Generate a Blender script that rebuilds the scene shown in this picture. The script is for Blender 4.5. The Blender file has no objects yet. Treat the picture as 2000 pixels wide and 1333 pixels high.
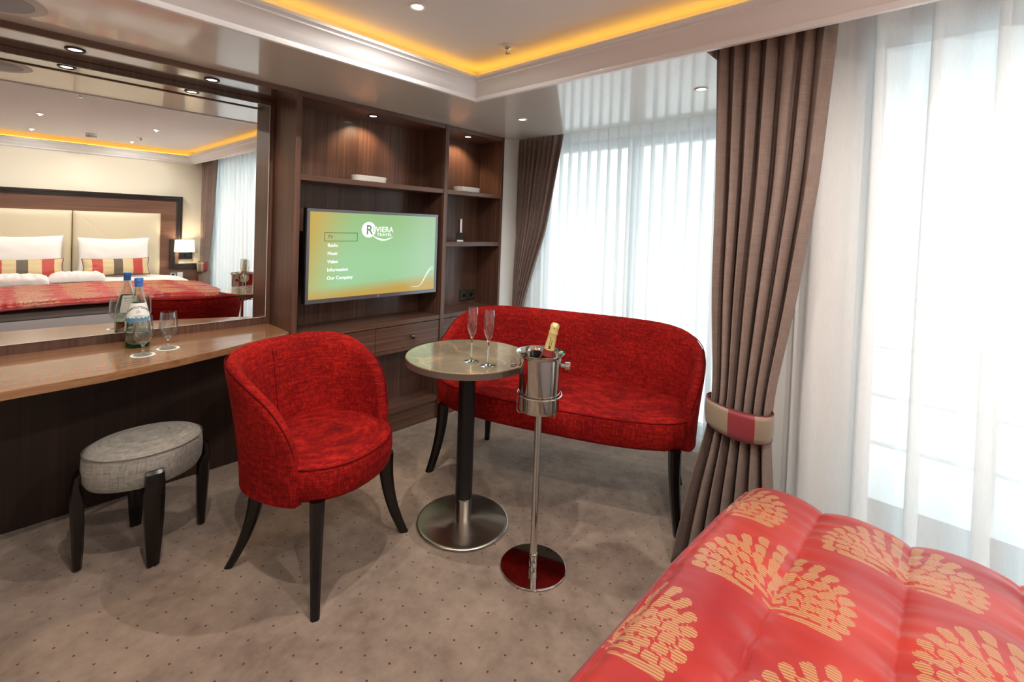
import bpy, bmesh, math, random
import numpy as np
from mathutils import Vector, Matrix, noise as mnoise
C = bpy.context.scene.collection
PI = math.pi
random.seed(7)
# ------------------------------------------------------------------ camera
W, H = 2000.0, 1333.0
F, CX, CY = 924.03, 996.24, 459.65
yaw, pit, rol = map(math.radians, (42.666, -1.12, -2.0225))
f = Vector((math.cos(pit)*math.cos(yaw), math.cos(pit)*math.sin(yaw), math.sin(pit)))
r0 = Vector((math.sin(yaw), -math.cos(yaw), 0)); d0 = -r0.cross(f)
r = math.cos(rol)*r0 + math.sin(rol)*d0; d = -math.sin(rol)*r0 + math.cos(rol)*d0
cam = bpy.data.objects.new('camera', bpy.data.cameras.new('camera')); C.objects.link(cam)
M = Matrix((( r.x, -d.x, -f.x, 0), (r.y, -d.y, -f.y, 0), (r.z, -d.z, -f.z, 1.33), (0, 0, 0, 1)))
cam.matrix_world = M
cam.data.sensor_width = 36; cam.data.lens = F*36/W; cam.data.clip_start = .02
cam.data.shift_x = (W/2-CX)/W; cam.data.shift_y = (CY-H/2)/W
bpy.context.scene.camera = cam
# ------------------------------------------------------------------ world and light
vs = bpy.context.scene.view_settings
vs.view_transform = 'Standard'; vs.look = 'None'; vs.exposure = 0.0; vs.gamma = 1
wd = bpy.data.worlds.new('sky'); bpy.context.scene.world = wd; wd.use_nodes = True
bg = wd.node_tree.nodes['Background']; bg.inputs[0].default_value = (.86, .95, 1, 1); bg.inputs[1].default_value = 3.5
def area(name, loc, rot, sx, sy, power, col=(1, 1, 1), portal=False, spread=PI):
    l = bpy.data.lights.new(name, 'AREA'); l.shape = 'RECTANGLE'; l.size = sx; l.size_y = sy; l.energy = power; l.color = col; l.spread = spread
    if portal: l.cycles.is_portal = True
    o = bpy.data.objects.new(name, l); o.location = loc; o.rotation_euler = rot; C.objects.link(o); return o
area('window_portal', (2.97, 1.62, 1.02), (0, PI/2, 0), 1.9, 1.6, 1, portal=True)
area('door_portal', (2.09, -.77, 1.05), (0, PI/2, 0), 2.0, 1.96, 1, portal=True)
def spot(loc, power, col=(1, .94, .86), size=110, blend=.6, rad=.007, aim=(0, 0, -1)):
    l = bpy.data.lights.new('spot', 'SPOT'); l.energy = power; l.color = col; l.spot_size = math.radians(size); l.spot_blend = blend; l.shadow_soft_size = rad
    o = bpy.data.objects.new('downlight_lamp', l); o.location = loc; o.rotation_euler = Vector(aim).to_track_quat('-Z', 'Y').to_euler(); C.objects.link(o); return o
# ------------------------------------------------------------------ node helpers and materials
def lin(c):
    return tuple((v/255/12.92 if v/255 <= .04045 else ((v/255+.055)/1.055)**2.4) for v in c)+(1,)
class N:
    def __init__(s, m): s.t = m.node_tree; s.n = m.node_tree.nodes; s.l = m.node_tree.links
    def add(s, ty, **kw):
        n = s.n.new(ty)
        for k, v in kw.items(): setattr(n, k, v)
        return n
    def set(s, n, i, v):
        if isinstance(v, bpy.types.NodeSocket): s.l.new(v, n.inputs[i])
        else: n.inputs[i].default_value = v
    def math(s, op, a, b=0.0, c=0.0):
        n = s.add('ShaderNodeMath', operation=op); s.set(n, 0, a); s.set(n, 1, b)
        if len(n.inputs) > 2: s.set(n, 2, c)
        return n.outputs[0]
    def coord(s, scale=(1, 1, 1), rot=(0, 0, 0), kind='Object'):
        tc = s.add('ShaderNodeTexCoord'); mp = s.add('ShaderNodeMapping'); s.l.new(tc.outputs[kind], mp.inputs[0])
        mp.inputs['Scale'].default_value = scale; mp.inputs['Rotation'].default_value = rot; return mp.outputs[0]
    def noise(s, vec, scale, detail=4, rough=.55):
        n = s.add('ShaderNodeTexNoise'); s.l.new(vec, n.inputs['Vector']); n.inputs['Scale'].default_value = scale
        n.inputs['Detail'].default_value = detail; n.inputs['Roughness'].default_value = rough; return n.outputs[0]
    def ramp(s, fac, stops):
        n = s.add('ShaderNodeValToRGB'); s.l.new(fac, n.inputs[0]); e = n.color_ramp.elements
        while len(e) < len(stops): e.new(.5)
        for i, (p, c) in enumerate(stops): e[i].position = p; e[i].color = c
        return n.outputs[0]
    def mix(s, fac, a, b, bt='MIX'):
        n = s.add('ShaderNodeMix', data_type='RGBA', blend_type=bt); s.set(n, 0, fac); s.set(n, 6, a); s.set(n, 7, b); return n.outputs[2]
    def bump(s, h, strength, dist=.002):
        n = s.add('ShaderNodeBump'); s.l.new(h, n.inputs['Height']); n.inputs['Strength'].default_value = strength; n.inputs['Distance'].default_value = dist; return n.outputs[0]
def mat(name, col=(128, 128, 128), rough=.5, metal=0, spec=.5, coat=0, sheen=0, trans=0, ior=1.45, emit=None, es=0, aniso=0):
    m = bpy.data.materials.new(name); m.use_nodes = True; b = m.node_tree.nodes['Principled BSDF']
    b.inputs['Base Color'].default_value = lin(col); b.inputs['Roughness'].default_value = rough; b.inputs['Metallic'].default_value = metal
    b.inputs['Specular IOR Level'].default_value = spec; b.inputs['Coat Weight'].default_value = coat; b.inputs['Coat Roughness'].default_value = .08
    b.inputs['Sheen Weight'].default_value = sheen; b.inputs['Transmission Weight'].default_value = trans; b.inputs['IOR'].default_value = ior
    b.inputs['Anisotropic'].default_value = aniso
    if emit: b.inputs['Emission Color'].default_value = lin(emit); b.inputs['Emission Strength'].default_value = es
    return m
def nb(m): return N(m), m.node_tree.nodes['Principled BSDF']
def wood(name, c1, c2, c3, axis, rough=.38, coat=.15, fine=1.0):
    m = mat(name, c2, rough, coat=coat); n, b = nb(m)
    sc = {'x': (1.2, 60, 60), 'y': (60, 1.2, 60), 'z': (60, 60, 1.2)}[axis]
    v = n.coord(sc); g = n.noise(v, 1.2*fine, 5, .6)
    sc2 = {'x': (.5, 9, 9), 'y': (9, .5, 9), 'z': (9, 9, .5)}[axis]
    g2 = n.noise(n.coord(sc2), 1.4, 3, .5)
    mixv = n.math('ADD', n.math('MULTIPLY', g, .6), n.math('MULTIPLY', g2, .4))
    c = n.ramp(mixv, [(.3, lin(c1)), (.5, lin(c2)), (.7, lin(c3))]); n.l.new(c, b.inputs['Base Color'])
    n.l.new(n.bump(g, .12 if rough > .25 else .03, .0006), b.inputs['Normal']); return m
wdark_z = wood('walnut_upright', (54, 35, 27), (88, 60, 48), (118, 84, 68), 'z', .34)
wdark_x = wood('walnut_lengthwise', (62, 42, 33), (96, 67, 54), (124, 91, 74), 'x', .34)
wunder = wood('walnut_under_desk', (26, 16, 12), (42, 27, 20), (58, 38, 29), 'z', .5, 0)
wdesk = wood('walnut_desktop', (112, 76, 50), (138, 98, 68), (160, 118, 84), 'x', .22, .4)
wbed = wood('walnut_headboard', (84, 58, 46), (110, 78, 62), (134, 98, 78), 'x', .4, .1)
dframe = mat('dark_frame_lacquer', (38, 28, 27), .3, coat=.3)
legm = mat('espresso_lacquer', (14, 8, 7), .25, coat=.25)
white = mat('white_paint', (226, 224, 220), .55)
ceilm = mat('ceiling_white', (224, 224, 224), .6)
crownm = mat('crown_white_satin', (234, 234, 236), .35, coat=.15)
warmwall = mat('cream_wall', (232, 226, 208), .6)
def glossy_panel():
    m = mat('brushed_gloss_panel', (196, 186, 174), .3, spec=.5, coat=.7, metal=0); n, b = nb(m)
    b.inputs['Coat Roughness'].default_value = .07
    g = n.noise(n.coord((3, 260, 3)), 2, 3, .5); n.l.new(n.bump(g, .05, .0006), b.inputs['Normal'])
    n.l.new(n.ramp(g, [(.3, lin((200, 191, 180))), (.7, lin((216, 208, 198)))]), b.inputs['Base Color']); return m
panelm = glossy_panel()
chrome = mat('polished_steel', (215, 212, 208), .06, 1); brushed = mat('brushed_steel', (190, 184, 174), .24, 1, aniso=.8)
nickel = mat('antique_brass', (120, 100, 78), .28, 1); blackm = mat('black_plastic', (16, 16, 17), .35); whitepl = mat('white_plastic', (228, 226, 220), .4)
greypl = mat('grey_plastic', (120, 120, 112), .4); silver = mat('silver_bezel', (128, 130, 136), .3, .8)
mirm = mat('mirror_silvering', (238, 238, 236), .0, 1)
mirm.node_tree.nodes['Principled BSDF'].inputs['Roughness'].default_value = 0
lensm = mat('lit_lamp_lens', (255, 250, 235), .4, emit=(255, 247, 228), es=14)
shadem = mat('lit_fabric_shade', (250, 244, 230), .8, emit=(255, 240, 214), es=1.1)
ledm = mat('amber_light_strip', (255, 170, 40), .5, emit=(255, 190, 62), es=4.6)
def glassmat(name, col=(255, 255, 255), rough=0, ior=1.45):
    m = bpy.data.materials.new(name); m.use_nodes = True; n = N(m); n.n.clear()
    o = n.add('ShaderNodeOutputMaterial'); g = n.add('ShaderNodeBsdfGlass'); g.inputs['Color'].default_value = lin(col); g.inputs['IOR'].default_value = ior; g.inputs['Roughness'].default_value = rough
    n.l.new(g.outputs[0], o.inputs[0]); return m
glass = glassmat('clear_glass'); bglass = glassmat('greenish_bottle_glass', (246, 251, 247)); water = glassmat('still_water', (245, 250, 250), 0, 1.33); greeng = glassmat('green_glass_foot', (110, 200, 120))
def thinglass():
    m = bpy.data.materials.new('thin_drinking_glass'); m.use_nodes = True; n = N(m); n.n.clear()
    o = n.add('ShaderNodeOutputMaterial'); t = n.add('ShaderNodeBsdfTransparent'); t.inputs[0].default_value = (.97, .98, .98, 1)
    g = n.add('ShaderNodeBsdfGlossy'); g.inputs['Roughness'].default_value = .02; x = n.add('ShaderNodeMixShader')
    fr = n.add('ShaderNodeLayerWeight'); fr.inputs[0].default_value = .28; n.l.new(n.math('ADD', n.math('MULTIPLY', fr.outputs['Facing'], .55), .055), x.inputs[0])
    n.l.new(t.outputs[0], x.inputs[1]); n.l.new(g.outputs[0], x.inputs[2]); n.l.new(x.outputs[0], o.inputs[0]); return m
drinkglass = thinglass()
def panem():
    m = bpy.data.materials.new('window_glass'); m.use_nodes = True; n = N(m); n.n.clear()
    o = n.add('ShaderNodeOutputMaterial'); t = n.add('ShaderNodeBsdfTransparent'); t.inputs[0].default_value = (.93, .97, .97, 1)
    g = n.add('ShaderNodeBsdfGlossy'); g.inputs['Roughness'].default_value = .01; x = n.add('ShaderNodeMixShader'); x.inputs[0].default_value = .06
    n.l.new(t.outputs[0], x.inputs[1]); n.l.new(g.outputs[0], x.inputs[2]); n.l.new(x.outputs[0], o.inputs[0]); return m
pane = panem()
def sheerm(name, tr, col=(250, 250, 250)):
    m = bpy.data.materials.new(name); m.use_nodes = True; n = N(m); n.n.clear()
    o = n.add('ShaderNodeOutputMaterial'); t = n.add('ShaderNodeBsdfTransparent'); t.inputs[0].default_value = (.99, 1, 1, 1)
    a = n.add('ShaderNodeBsdfTranslucent'); a.inputs[0].default_value = lin(col); b = n.add('ShaderNodeBsdfDiffuse'); b.inputs[0].default_value = lin(col)
    x1 = n.add('ShaderNodeMixShader'); x1.inputs[0].default_value = .62; n.l.new(a.outputs[0], x1.inputs[1]); n.l.new(b.outputs[0], x1.inputs[2])
    g = n.noise(n.coord((400, 400, 30)), 1, 2, .5); fac = n.math('ADD', n.math('MULTIPLY', g, .12), 1-tr-.06)
    x2 = n.add('ShaderNodeMixShader'); n.l.new(fac, x2.inputs[0]); n.l.new(t.outputs[0], x2.inputs[1]); n.l.new(x1.outputs[0], x2.inputs[2]); n.l.new(x2.outputs[0], o.inputs[0]); return m
sheer = sheerm('white_voile', .27); sheerbay = sheerm('white_voile_bay', .30)
def carpetm():
    m = mat('beige_carpet', (150, 128, 112), .95, spec=.1, sheen=.25); n, b = nb(m)
    v = n.coord(); big = n.noise(v, 5, 4, .6); fine = n.noise(v, 420, 2, .6); mid = n.noise(v, 24, 3, .6)
    c = n.ramp(n.math('ADD', n.math('MULTIPLY', big, .65), n.math('MULTIPLY', mid, .35)), [(.36, lin((126, 106, 93))), (.5, lin((150, 129, 114))), (.66, lin((168, 147, 130)))])
    c = n.mix(n.math('MULTIPLY', fine, .5), c, n.mix(.5, c, lin((92, 76, 66))))
    sx = n.add('ShaderNodeSeparateXYZ'); n.l.new(v, sx.inputs[0]); S = .076
    row = n.math('DIVIDE', sx.outputs[1], S); fl = n.math('FLOOR', row); odd = n.math('MULTIPLY', n.math('MODULO', n.math('ABSOLUTE', fl), 2), .5)
    u = n.math('SUBTRACT', n.math('FRACT', n.math('ADD', n.math('DIVIDE', sx.outputs[0], S), odd)), .5); w_ = n.math('SUBTRACT', n.math('FRACT', row), .5)
    dd = n.math('SQRT', n.math('ADD', n.math('MULTIPLY', u, u), n.math('MULTIPLY', w_, w_)))
    dot = n.math('LESS_THAN', dd, .048)
    c = n.mix(dot, c, lin((98, 44, 34))); n.l.new(c, b.inputs['Base Color'])
    n.l.new(n.bump(n.math('ADD', n.math('ADD', fine, n.math('MULTIPLY', mid, .8)), n.math('MULTIPLY', dot, -1.5)), .5, .003), b.inputs['Normal']); return m
carpet = carpetm()
def fabric(name, c1, c2, c3, sheen=.3, sc=1.0, slub=60, bmp=.35, ax=('x', 'z')):
    m = mat(name, c2, .85, spec=.15, sheen=sheen); n, b = nb(m)
    a = n.noise(n.coord((14*sc, 14*sc, 420*sc)), 1, 3, .6); h = n.noise(n.coord((420*sc, 420*sc, 14*sc)), 1, 3, .6); big = n.noise(n.coord(), slub, 3, .6); lo = n.noise(n.coord(), 4, 2, .5)
    fac = n.math('ADD', n.math('ADD', n.math('MULTIPLY', a, .32), n.math('MULTIPLY', h, .32)), n.math('ADD', n.math('MULTIPLY', big, .2), n.math('MULTIPLY', lo, .16)))
    n.l.new(n.ramp(fac, [(.38, lin(c1)), (.5, lin(c2)), (.6, lin(c3))]), b.inputs['Base Color'])
    n.l.new(n.bump(fac, bmp, .0015), b.inputs['Normal'])
    b.inputs['Sheen Tint'].default_value = lin(c3); b.inputs['Sheen Roughness'].default_value = .4; return m
redf = fabric('red_chenille', (72, 7, 8), (128, 14, 13), (180, 34, 24), .22)
redpipe = mat('dark_red_piping', (92, 12, 12), .9, spec=.1)
greyf = fabric('grey_linen', (112, 106, 100), (146, 140, 133), (170, 163, 154), .2)
drapem = fabric('taupe_velvet', (122, 105, 97), (132, 114, 106), (141, 123, 114), .25, .8, 30, .05)
tan = mat('tan_satin', (136, 118, 98), .45, sheen=.3); redst = mat('red_satin', (126, 34, 42), .45, sheen=.3); taupest = mat('taupe_satin', (96, 82, 66), .5, sheen=.3); pipem = mat('burgundy_piping', (96, 22, 26), .5)
creamst = mat('cream_satin', (212, 188, 142), .45, sheen=.3); redc = mat('coral_red_satin', (186, 66, 54), .45, sheen=.3)
linen = mat('white_bed_linen', (244, 241, 238), .85, sheen=.2); leather = mat('cream_leather', (222, 210, 182), .45, coat=.1); greybase = mat('grey_upholstery', (150, 144, 146), .8)
terry = fabric('white_terry', (218, 210, 208), (234, 228, 226), (244, 240, 238), .3, .6, 200, .8)
gold = mat('gold_foil', (214, 190, 128), .35, .35); darkbottle = mat('dark_bottle_glass', (14, 16, 12), .05, coat=1)
redfoil = mat('red_label', (120, 20, 28), .4); ink = mat('dark_ink', (30, 34, 44), .6); blackink = mat('black_ink', (14, 14, 14), .6); labelw = mat('paper_label', (232, 234, 230), .6); labelb = mat('blue_label_band', (70, 140, 190), .6)
bluecap = mat('blue_cap', (62, 116, 196), .35, .1)
def marble():
    m = mat('brown_marble', (140, 126, 104), .07, coat=.5); n, b = nb(m); v = n.coord()
    a = n.noise(v, 3.2, 6, .62); w2 = n.add('ShaderNodeTexWave'); n.l.new(v, w2.inputs['Vector']); w2.inputs['Scale'].default_value = 2.0; w2.inputs['Distortion'].default_value = 14; w2.inputs['Detail'].default_value = 4
    c = n.ramp(a, [(.3, lin((112, 99, 82))), (.5, lin((140, 126, 104))), (.7, lin((160, 147, 124)))])
    vein = n.math('GREATER_THAN', w2.outputs[1], .985); n.l.new(n.mix(n.math('MULTIPLY', vein, .5), c, lin((186, 150, 110))), b.inputs['Base Color']); return m
marblem = marble(); marbedge = mat('marble_edge', (96, 80, 72), .3)
# ------------------------------------------------------------------ mesh helpers
def tag(o, label=None, cat=None, group=None, kind=None):
    if label: o['label'] = label
    if cat: o['category'] = cat
    if group: o['group'] = group
    if kind: o['kind'] = kind
    return o
def thing(name, label, cat, loc=(0, 0, 0), rz=0, group=None, rot=None):
    o = bpy.data.objects.new(name, None); C.objects.link(o); o.location = loc; o.rotation_euler = rot or (0, 0, rz); o.empty_display_size = .05
    o.matrix_basis  # keep basis
    return tag(o, label, cat, group)
def mk(name, bm, m, parent=None, world=False, smooth=None, base=True):
    """link a bmesh as one object; world=True: verts are in world space"""
    mats = m if isinstance(m, (list, tuple)) else [m]
    if parent is not None and world:
        mw = Matrix.LocRotScale(parent.location, parent.rotation_euler, None)
        bmesh.ops.transform(bm, matrix=mw.inverted(), verts=bm.verts)
    loc = Vector((0, 0, 0))
    if parent is None and base and len(bm.verts):
        xs = [v.co.x for v in bm.verts]; ys = [v.co.y for v in bm.verts]; zs = [v.co.z for v in bm.verts]
        loc = Vector(((min(xs)+max(xs))/2, (min(ys)+max(ys))/2, min(zs)))
        bmesh.ops.translate(bm, vec=-loc, verts=bm.verts)
    me = bpy.data.meshes.new(name); bm.to_mesh(me); bm.free()
    for x in mats: me.materials.append(x)
    if smooth is not None:
        me.polygons.foreach_set('use_smooth', [True]*len(me.polygons))
        if smooth < 179: me.set_sharp_from_angle(angle=math.radians(smooth))
    o = bpy.data.objects.new(name, me); o.location = loc; C.objects.link(o)
    if parent is not None: o.parent = parent
    return o
def box(bm, x0, x1, y0, y1, z0, z1, bev=0, mi=0):
    vs_ = [bm.verts.new(p) for p in ((x0, y0, z0), (x1, y0, z0), (x1, y1, z0), (x0, y1, z0), (x0, y0, z1), (x1, y0, z1), (x1, y1, z1), (x0, y1, z1))]
    fs = [bm.faces.new([vs_[i] for i in q]) for q in ((3, 2, 1, 0), (4, 5, 6, 7), (0, 1, 5, 4), (1, 2, 6, 5), (2, 3, 7, 6), (3, 0, 4, 7))]
    for q in fs: q.material_index = mi
    if bev:
        es = list({e for q in fs for e in q.edges}); bmesh.ops.bevel(bm, geom=es, offset=bev, segments=2, affect='EDGES', profile=.7)
    return bm
def B(*a, **k): return box(bmesh.new(), *a, **k)
def grid(bm, fn, nu, nv, closed_u=False, closed_v=False, mi=0, flip=False):
    vv = [[bm.verts.new(fn(i/(nu if closed_u else nu-1), j/(nv if closed_v else nv-1))) for j in range(nv)] for i in range(nu)]
    for i in range(nu if closed_u else nu-1):
        for j in range(nv if closed_v else nv-1):
            q = [vv[i][j], vv[(i+1) % nu][j], vv[(i+1) % nu][(j+1) % nv], vv[i][(j+1) % nv]]
            if flip: q.reverse()
            ff = bm.faces.new(q); ff.material_index = mi
    return vv
def lathe(prof, seg=48, cx=0, cy=0, bm=None, mi=0, cap=True):
    bm = bm or bmesh.new(); rings = []
    for (rr, z) in prof:
        if rr < 1e-6: rings.append([bm.verts.new((cx, cy, z))])
        else: rings.append([bm.verts.new((cx+rr*math.cos(2*PI*k/seg), cy+rr*math.sin(2*PI*k/seg), z)) for k in range(seg)])
    for a, b in zip(rings, rings[1:]):
        for k in range(seg):
            k2 = (k+1) % seg
            if len(a) == 1 and len(b) == 1: continue
            if len(a) == 1: q = [a[0], b[k2], b[k]]
            elif len(b) == 1: q = [a[k], a[k2], b[0]]
            else: q = [a[k], a[k2], b[k2], b[k]]
            ff = bm.faces.new(q); ff.material_index = mi
    if cap:
        if len(rings[0]) > 1: bm.faces.new(rings[0][::-1]).material_index = mi
        if len(rings[-1]) > 1: bm.faces.new(rings[-1]).material_index = mi
    return bm
def tube(pts, rad, seg=10, bm=None, mi=0, closed=False):
    bm = bm or bmesh.new(); pts = [Vector(p) for p in pts]; n = len(pts); rings = []
    up = Vector((0, 0, 1)); prev = None
    for i, p in enumerate(pts):
        a = pts[(i-1) % n] if (closed or i > 0) else p; b = pts[(i+1) % n] if (closed or i < n-1) else p
        t = (b-a).normalized()
        if prev is None: prev = t.orthogonal().normalized()
        u = (prev-t*prev.dot(t)).normalized(); w_ = t.cross(u); prev = u
        rr = rad[i] if isinstance(rad, (list, tuple)) else rad
        rings.append([bm.verts.new(p+rr*(math.cos(2*PI*k/seg)*u+math.sin(2*PI*k/seg)*w_)) for k in range(seg)])
    for i in range(n if closed else n-1):
        a, b = rings[i], rings[(i+1) % n]
        if closed and i == n-1:  # align
            off = min(range(seg), key=lambda s: (a[0].co-b[s].co).length); b = b[off:]+b[:off]
        for k in range(seg): bm.faces.new([a[k], a[(k+1) % seg], b[(k+1) % seg], b[k]]).material_index = mi
    if not closed: bm.faces.new(rings[0][::-1]).material_index = mi; bm.faces.new(rings[-1]).material_index = mi
    return bm
def sweep_rect(pts, sizes, bm=None, axis=Vector((0, 1, 0)), tw=None):
    """curved leg: list of centres and (wx, wy) rectangles in a horizontal frame (ax, ay)"""
    bm = bm or bmesh.new(); rings = []
    ax = tw[0]; ay = tw[1]
    for p, (a, b) in zip(pts, sizes):
        p = Vector(p); c = .22
        q = []
        for sx_, sy_ in ((-1, -1), (1, -1), (1, 1), (-1, 1)):
            for (ex, ey) in (((1, 1-c*2), (1-c*2, 1)) if sx_*sy_ < 0 else ((1-c*2, 1), (1, 1-c*2))):
                q.append((sx_*ex*a/2, sy_*ey*b/2))
        q.sort(key=lambda t: math.atan2(t[1], t[0]))
        rings.append([bm.verts.new(p+ax*t[0]+ay*t[1]) for t in q])
    n = len(rings[0])
    for a, b in zip(rings, rings[1:]):
        for k in range(n): bm.faces.new([a[k], b[k], b[(k+1) % n], a[(k+1) % n]])
    bm.faces.new(rings[0]); bm.faces.new(rings[-1][::-1])
    bmesh.ops.recalc_face_normals(bm, faces=bm.faces); return bm
def prism(pts, z0, z1, bm=None, bev=0):
    bm = bm or bmesh.new(); a = [bm.verts.new((x, y, z0)) for x, y in pts]; b = [bm.verts.new((x, y, z1)) for x, y in pts]; n = len(pts)
    fs = [bm.faces.new(a[::-1]), bm.faces.new(b)]+[bm.faces.new([a[i], a[(i+1) % n], b[(i+1) % n], b[i]]) for i in range(n)]
    bmesh.ops.recalc_face_normals(bm, faces=bm.faces)
    if bev: bmesh.ops.bevel(bm, geom=list(fs[1].edges)+list(fs[0].edges), offset=bev, segments=2, affect='EDGES')
    return bm
def text_bm(body, size, fn, extrude=0.0004, align='LEFT', bold=0.0, sp=1.0, bm=None, shear=0, wide=1.0):
    cu = bpy.data.curves.new('lettering', 'FONT'); cu.body = body; cu.size = size; cu.extrude = extrude; cu.align_x = align; cu.offset = bold; cu.space_character = sp; cu.resolution_u = 3; cu.shear = shear
    o = bpy.data.objects.new('lettering', cu); C.objects.link(o); dg = bpy.context.evaluated_depsgraph_get(); me = o.evaluated_get(dg).to_mesh()
    bm = bm or bmesh.new(); vs_ = [bm.verts.new(fn(v.co.x*wide, v.co.y, v.co.z)) for v in me.vertices]
    for p in me.polygons:
        try: bm.faces.new([vs_[i] for i in p.vertices])
        except ValueError: pass
    o.evaluated_get(dg).to_mesh_clear(); C.objects.unlink(o); bpy.data.objects.remove(o); bpy.data.curves.remove(cu)
    return bm
def shade(o, ang=40):
    o.data.polygons.foreach_set('use_smooth', [True]*len(o.data.polygons)); o.data.set_sharp_from_angle(angle=math.radians(ang)); return o
def S(name, bm, m, **k): return tag(mk(name, bm, m, **k), kind='structure')
def ss(a, b, x): t = max(0, min(1, (x-a)/(b-a))); return t*t*(3-2*t)
# ------------------------------------------------------------------ room shell
XL = -1.5; YB = -1.78; YW = 2.80; XC = 1.755; YC = 1.90; XA = 2.95; XD = 2.05; YE = .70; ZL = 2.0; ZC = 2.15
S('floor', B(XL, XA+.1, YB-.1, YW+.15, -.06, 0), carpet)
bm = bmesh.new(); box(bm, XL-.1, XD+.2, YB-.1, YC+.35, ZC, ZC+.05); S('ceiling', bm, ceilm)
# lower glossy ceiling along the furniture wall and over the window bay
bm = bmesh.new(); box(bm, XL, XC, YC, YW+.1, ZL, ZL+.05); box(bm, XC, 2.735, YE-.02, YW+.1, ZL, ZL+.05); S('ceiling_lower_panel', bm, panelm)
bm = bmesh.new(); box(bm, 2.735, XA+.1, YE-.1, YW, ZL+.06, ZL+.1); box(bm, 1.77, XD+.15, YB, YE-.02, ZL+.09, ZL+.12); S('ceiling_curtain_recess', bm, white)
S('wall_desk_side', B(XL, XA+.1, YW, YW+.12, 0, 2.2), white)
S('wall_strip_window_corner', B(2.622, XA+.1, 2.52, YW, 0, ZL+.06), white)
S('wall_headboard_side', B(XL, XD+.2, YB-.12, YB, 0, 2.2), warmwall)
S('wall_left', B(XL-.12, XL, YB-.12, YW+.12, 0, 2.2), white)
# window wall of the bay with opening, and balcony door wall
bm = bmesh.new(); box(bm, XA, XA+.12, YE-.1, .85, 0, 2.1); box(bm, XA, XA+.12, 2.42, YW, 0, 2.1); box(bm, XA, XA+.12, .85, 2.42, 0, .06); box(bm, XA, XA+.12, .85, 2.42, 1.98, 2.1); S('wall_bay_window', bm, white)
S('wall_bay_end', B(XD, XA, YE-.12, YE, 0, 2.1), white)
bm = bmesh.new(); box(bm, XD, XD+.1, .22, YE-.12, 0, 2.14); box(bm, XD, XD+.1, YB, -1.72, 0, 2.14); box(bm, XD, XD+.1, -1.72, .22, 2.03, 2.14); box(bm, XD, XD+.1, -1.72, .22, 0, .05); S('wall_balcony_door', bm, white)
# crown moulding: profile swept along two sides and the others out of view
def crown(p0, p1, inward, m0, m1):
    prof = [(.0, 2.0), (-.006, 2.0), (-.006, 1.994), (.012, 1.994), (.018, 2.003), (.018, 2.012), (.03, 2.02), (.045, 2.036), (.06, 2.05), (.078, 2.06), (.09, 2.064), (.09, 2.07), (.1, 2.074), (.108, 2.076), (.108, 2.088), (.098, 2.092), (.02, 2.092), (.0, 2.092)]
    bm = bmesh.new(); p0 = Vector(p0); p1 = Vector(p1); dr = (p1-p0).normalized(); iw = Vector(inward); ring = []
    for p, mm, s_ in ((p0, m0, 1), (p1, m1, -1)):
        ring.append([bm.verts.new(p+iw*a+dr*s_*a*mm+Vector((0, 0, z))) for a, z in prof])
    n = len(prof)
    for k in range(n-1): bm.faces.new([ring[0][k], ring[0][k+1], ring[1][k+1], ring[1][k]])
    bmesh.ops.recalc_face_normals(bm, faces=bm.faces)
    return bm
for i, a in enumerate((((XL, YC, 0), (XC, YC, 0), (0, -1, 0), 1, 1), ((XC, YC, 0), (XC, YB, 0), (-1, 0, 0), 1, 1), ((XC, YB, 0), (XL, YB, 0), (0, 1, 0), 1, 1), ((XL, YB, 0), (XL, YC, 0), (1, 0, 0), 1, 1))):
    S('trim_%d' % (i+1), crown(*a), crownm, smooth=35)
# back of the cornice trough (vertical upstand) and the amber strips inside
bm = bmesh.new(); box(bm, XL, XC+.03, YC, YC+.03, 2.04, ZC); box(bm, XC, XC+.03, YB, YC, 2.04, ZC); S('trim_5', bm, ceilm)
for nm, a in (('amber_light_strip', (XL+.1, XC-.03, YC-.045, YC-.03, 2.094, 2.102)), ('amber_light_strip', (XC-.045, XC-.03, YB+.04, YC-.05, 2.094, 2.102)), ('amber_light_strip', (XL+.1, XC-.05, YB+.03, YB+.045, 2.094, 2.102))):
    lab = {0: 'amber glow strip hidden in the cornice along the mirror side'}
    o = mk(nm, B(*a), ledm)
    o['label'] = ['amber light strip glowing above the cornice on the mirror and television side', 'amber light strip glowing above the cornice on the curtain side', 'amber light strip above the bed wall cornice, seen in the mirror'][(len([x for x in C.objects if x.name.startswith('amber')])-1)]; o['category'] = 'light strip'
# ------------------------------------------------------------------ windows
def window(name, x, y0, y1, z0, z1, mull, fm, fw=.05):
    bm = bmesh.new(); box(bm, x, x+.06, y0, y0+fw, z0, z1); box(bm, x, x+.06, y1-fw, y1, z0, z1); box(bm, x, x+.06, y0+fw, y1-fw, z0, z0+fw); box(bm, x, x+.06, y0+fw, y1-fw, z1-fw, z1)
    for y in mull: box(bm, x, x+.06, y-.03, y+.03, z0+fw, z1-fw)
    w_ = S(name, bm, fm); es = [y0+fw]+[q for y in mull for q in (y-.03, y+.03)]+[y1-fw]
    for i in range(0, len(es), 2):
        p = mk('glass_pane', B(x+.028, x+.034, es[i], es[i+1], z0+fw, z1-fw), pane, w_, world=True)
    return w_
framegrey = mat('grey_window_frame', (112, 118, 122), .4); framewhite = mat('pale_door_frame', (176, 186, 192), .4)
window('window_1', XA+.02, .85, 2.42, .06, 1.98, [1.62], framegrey, .07)
window('window_2', XD+.02, -1.72, .22, .05, 2.03, [-.75], framewhite, .045)
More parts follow.
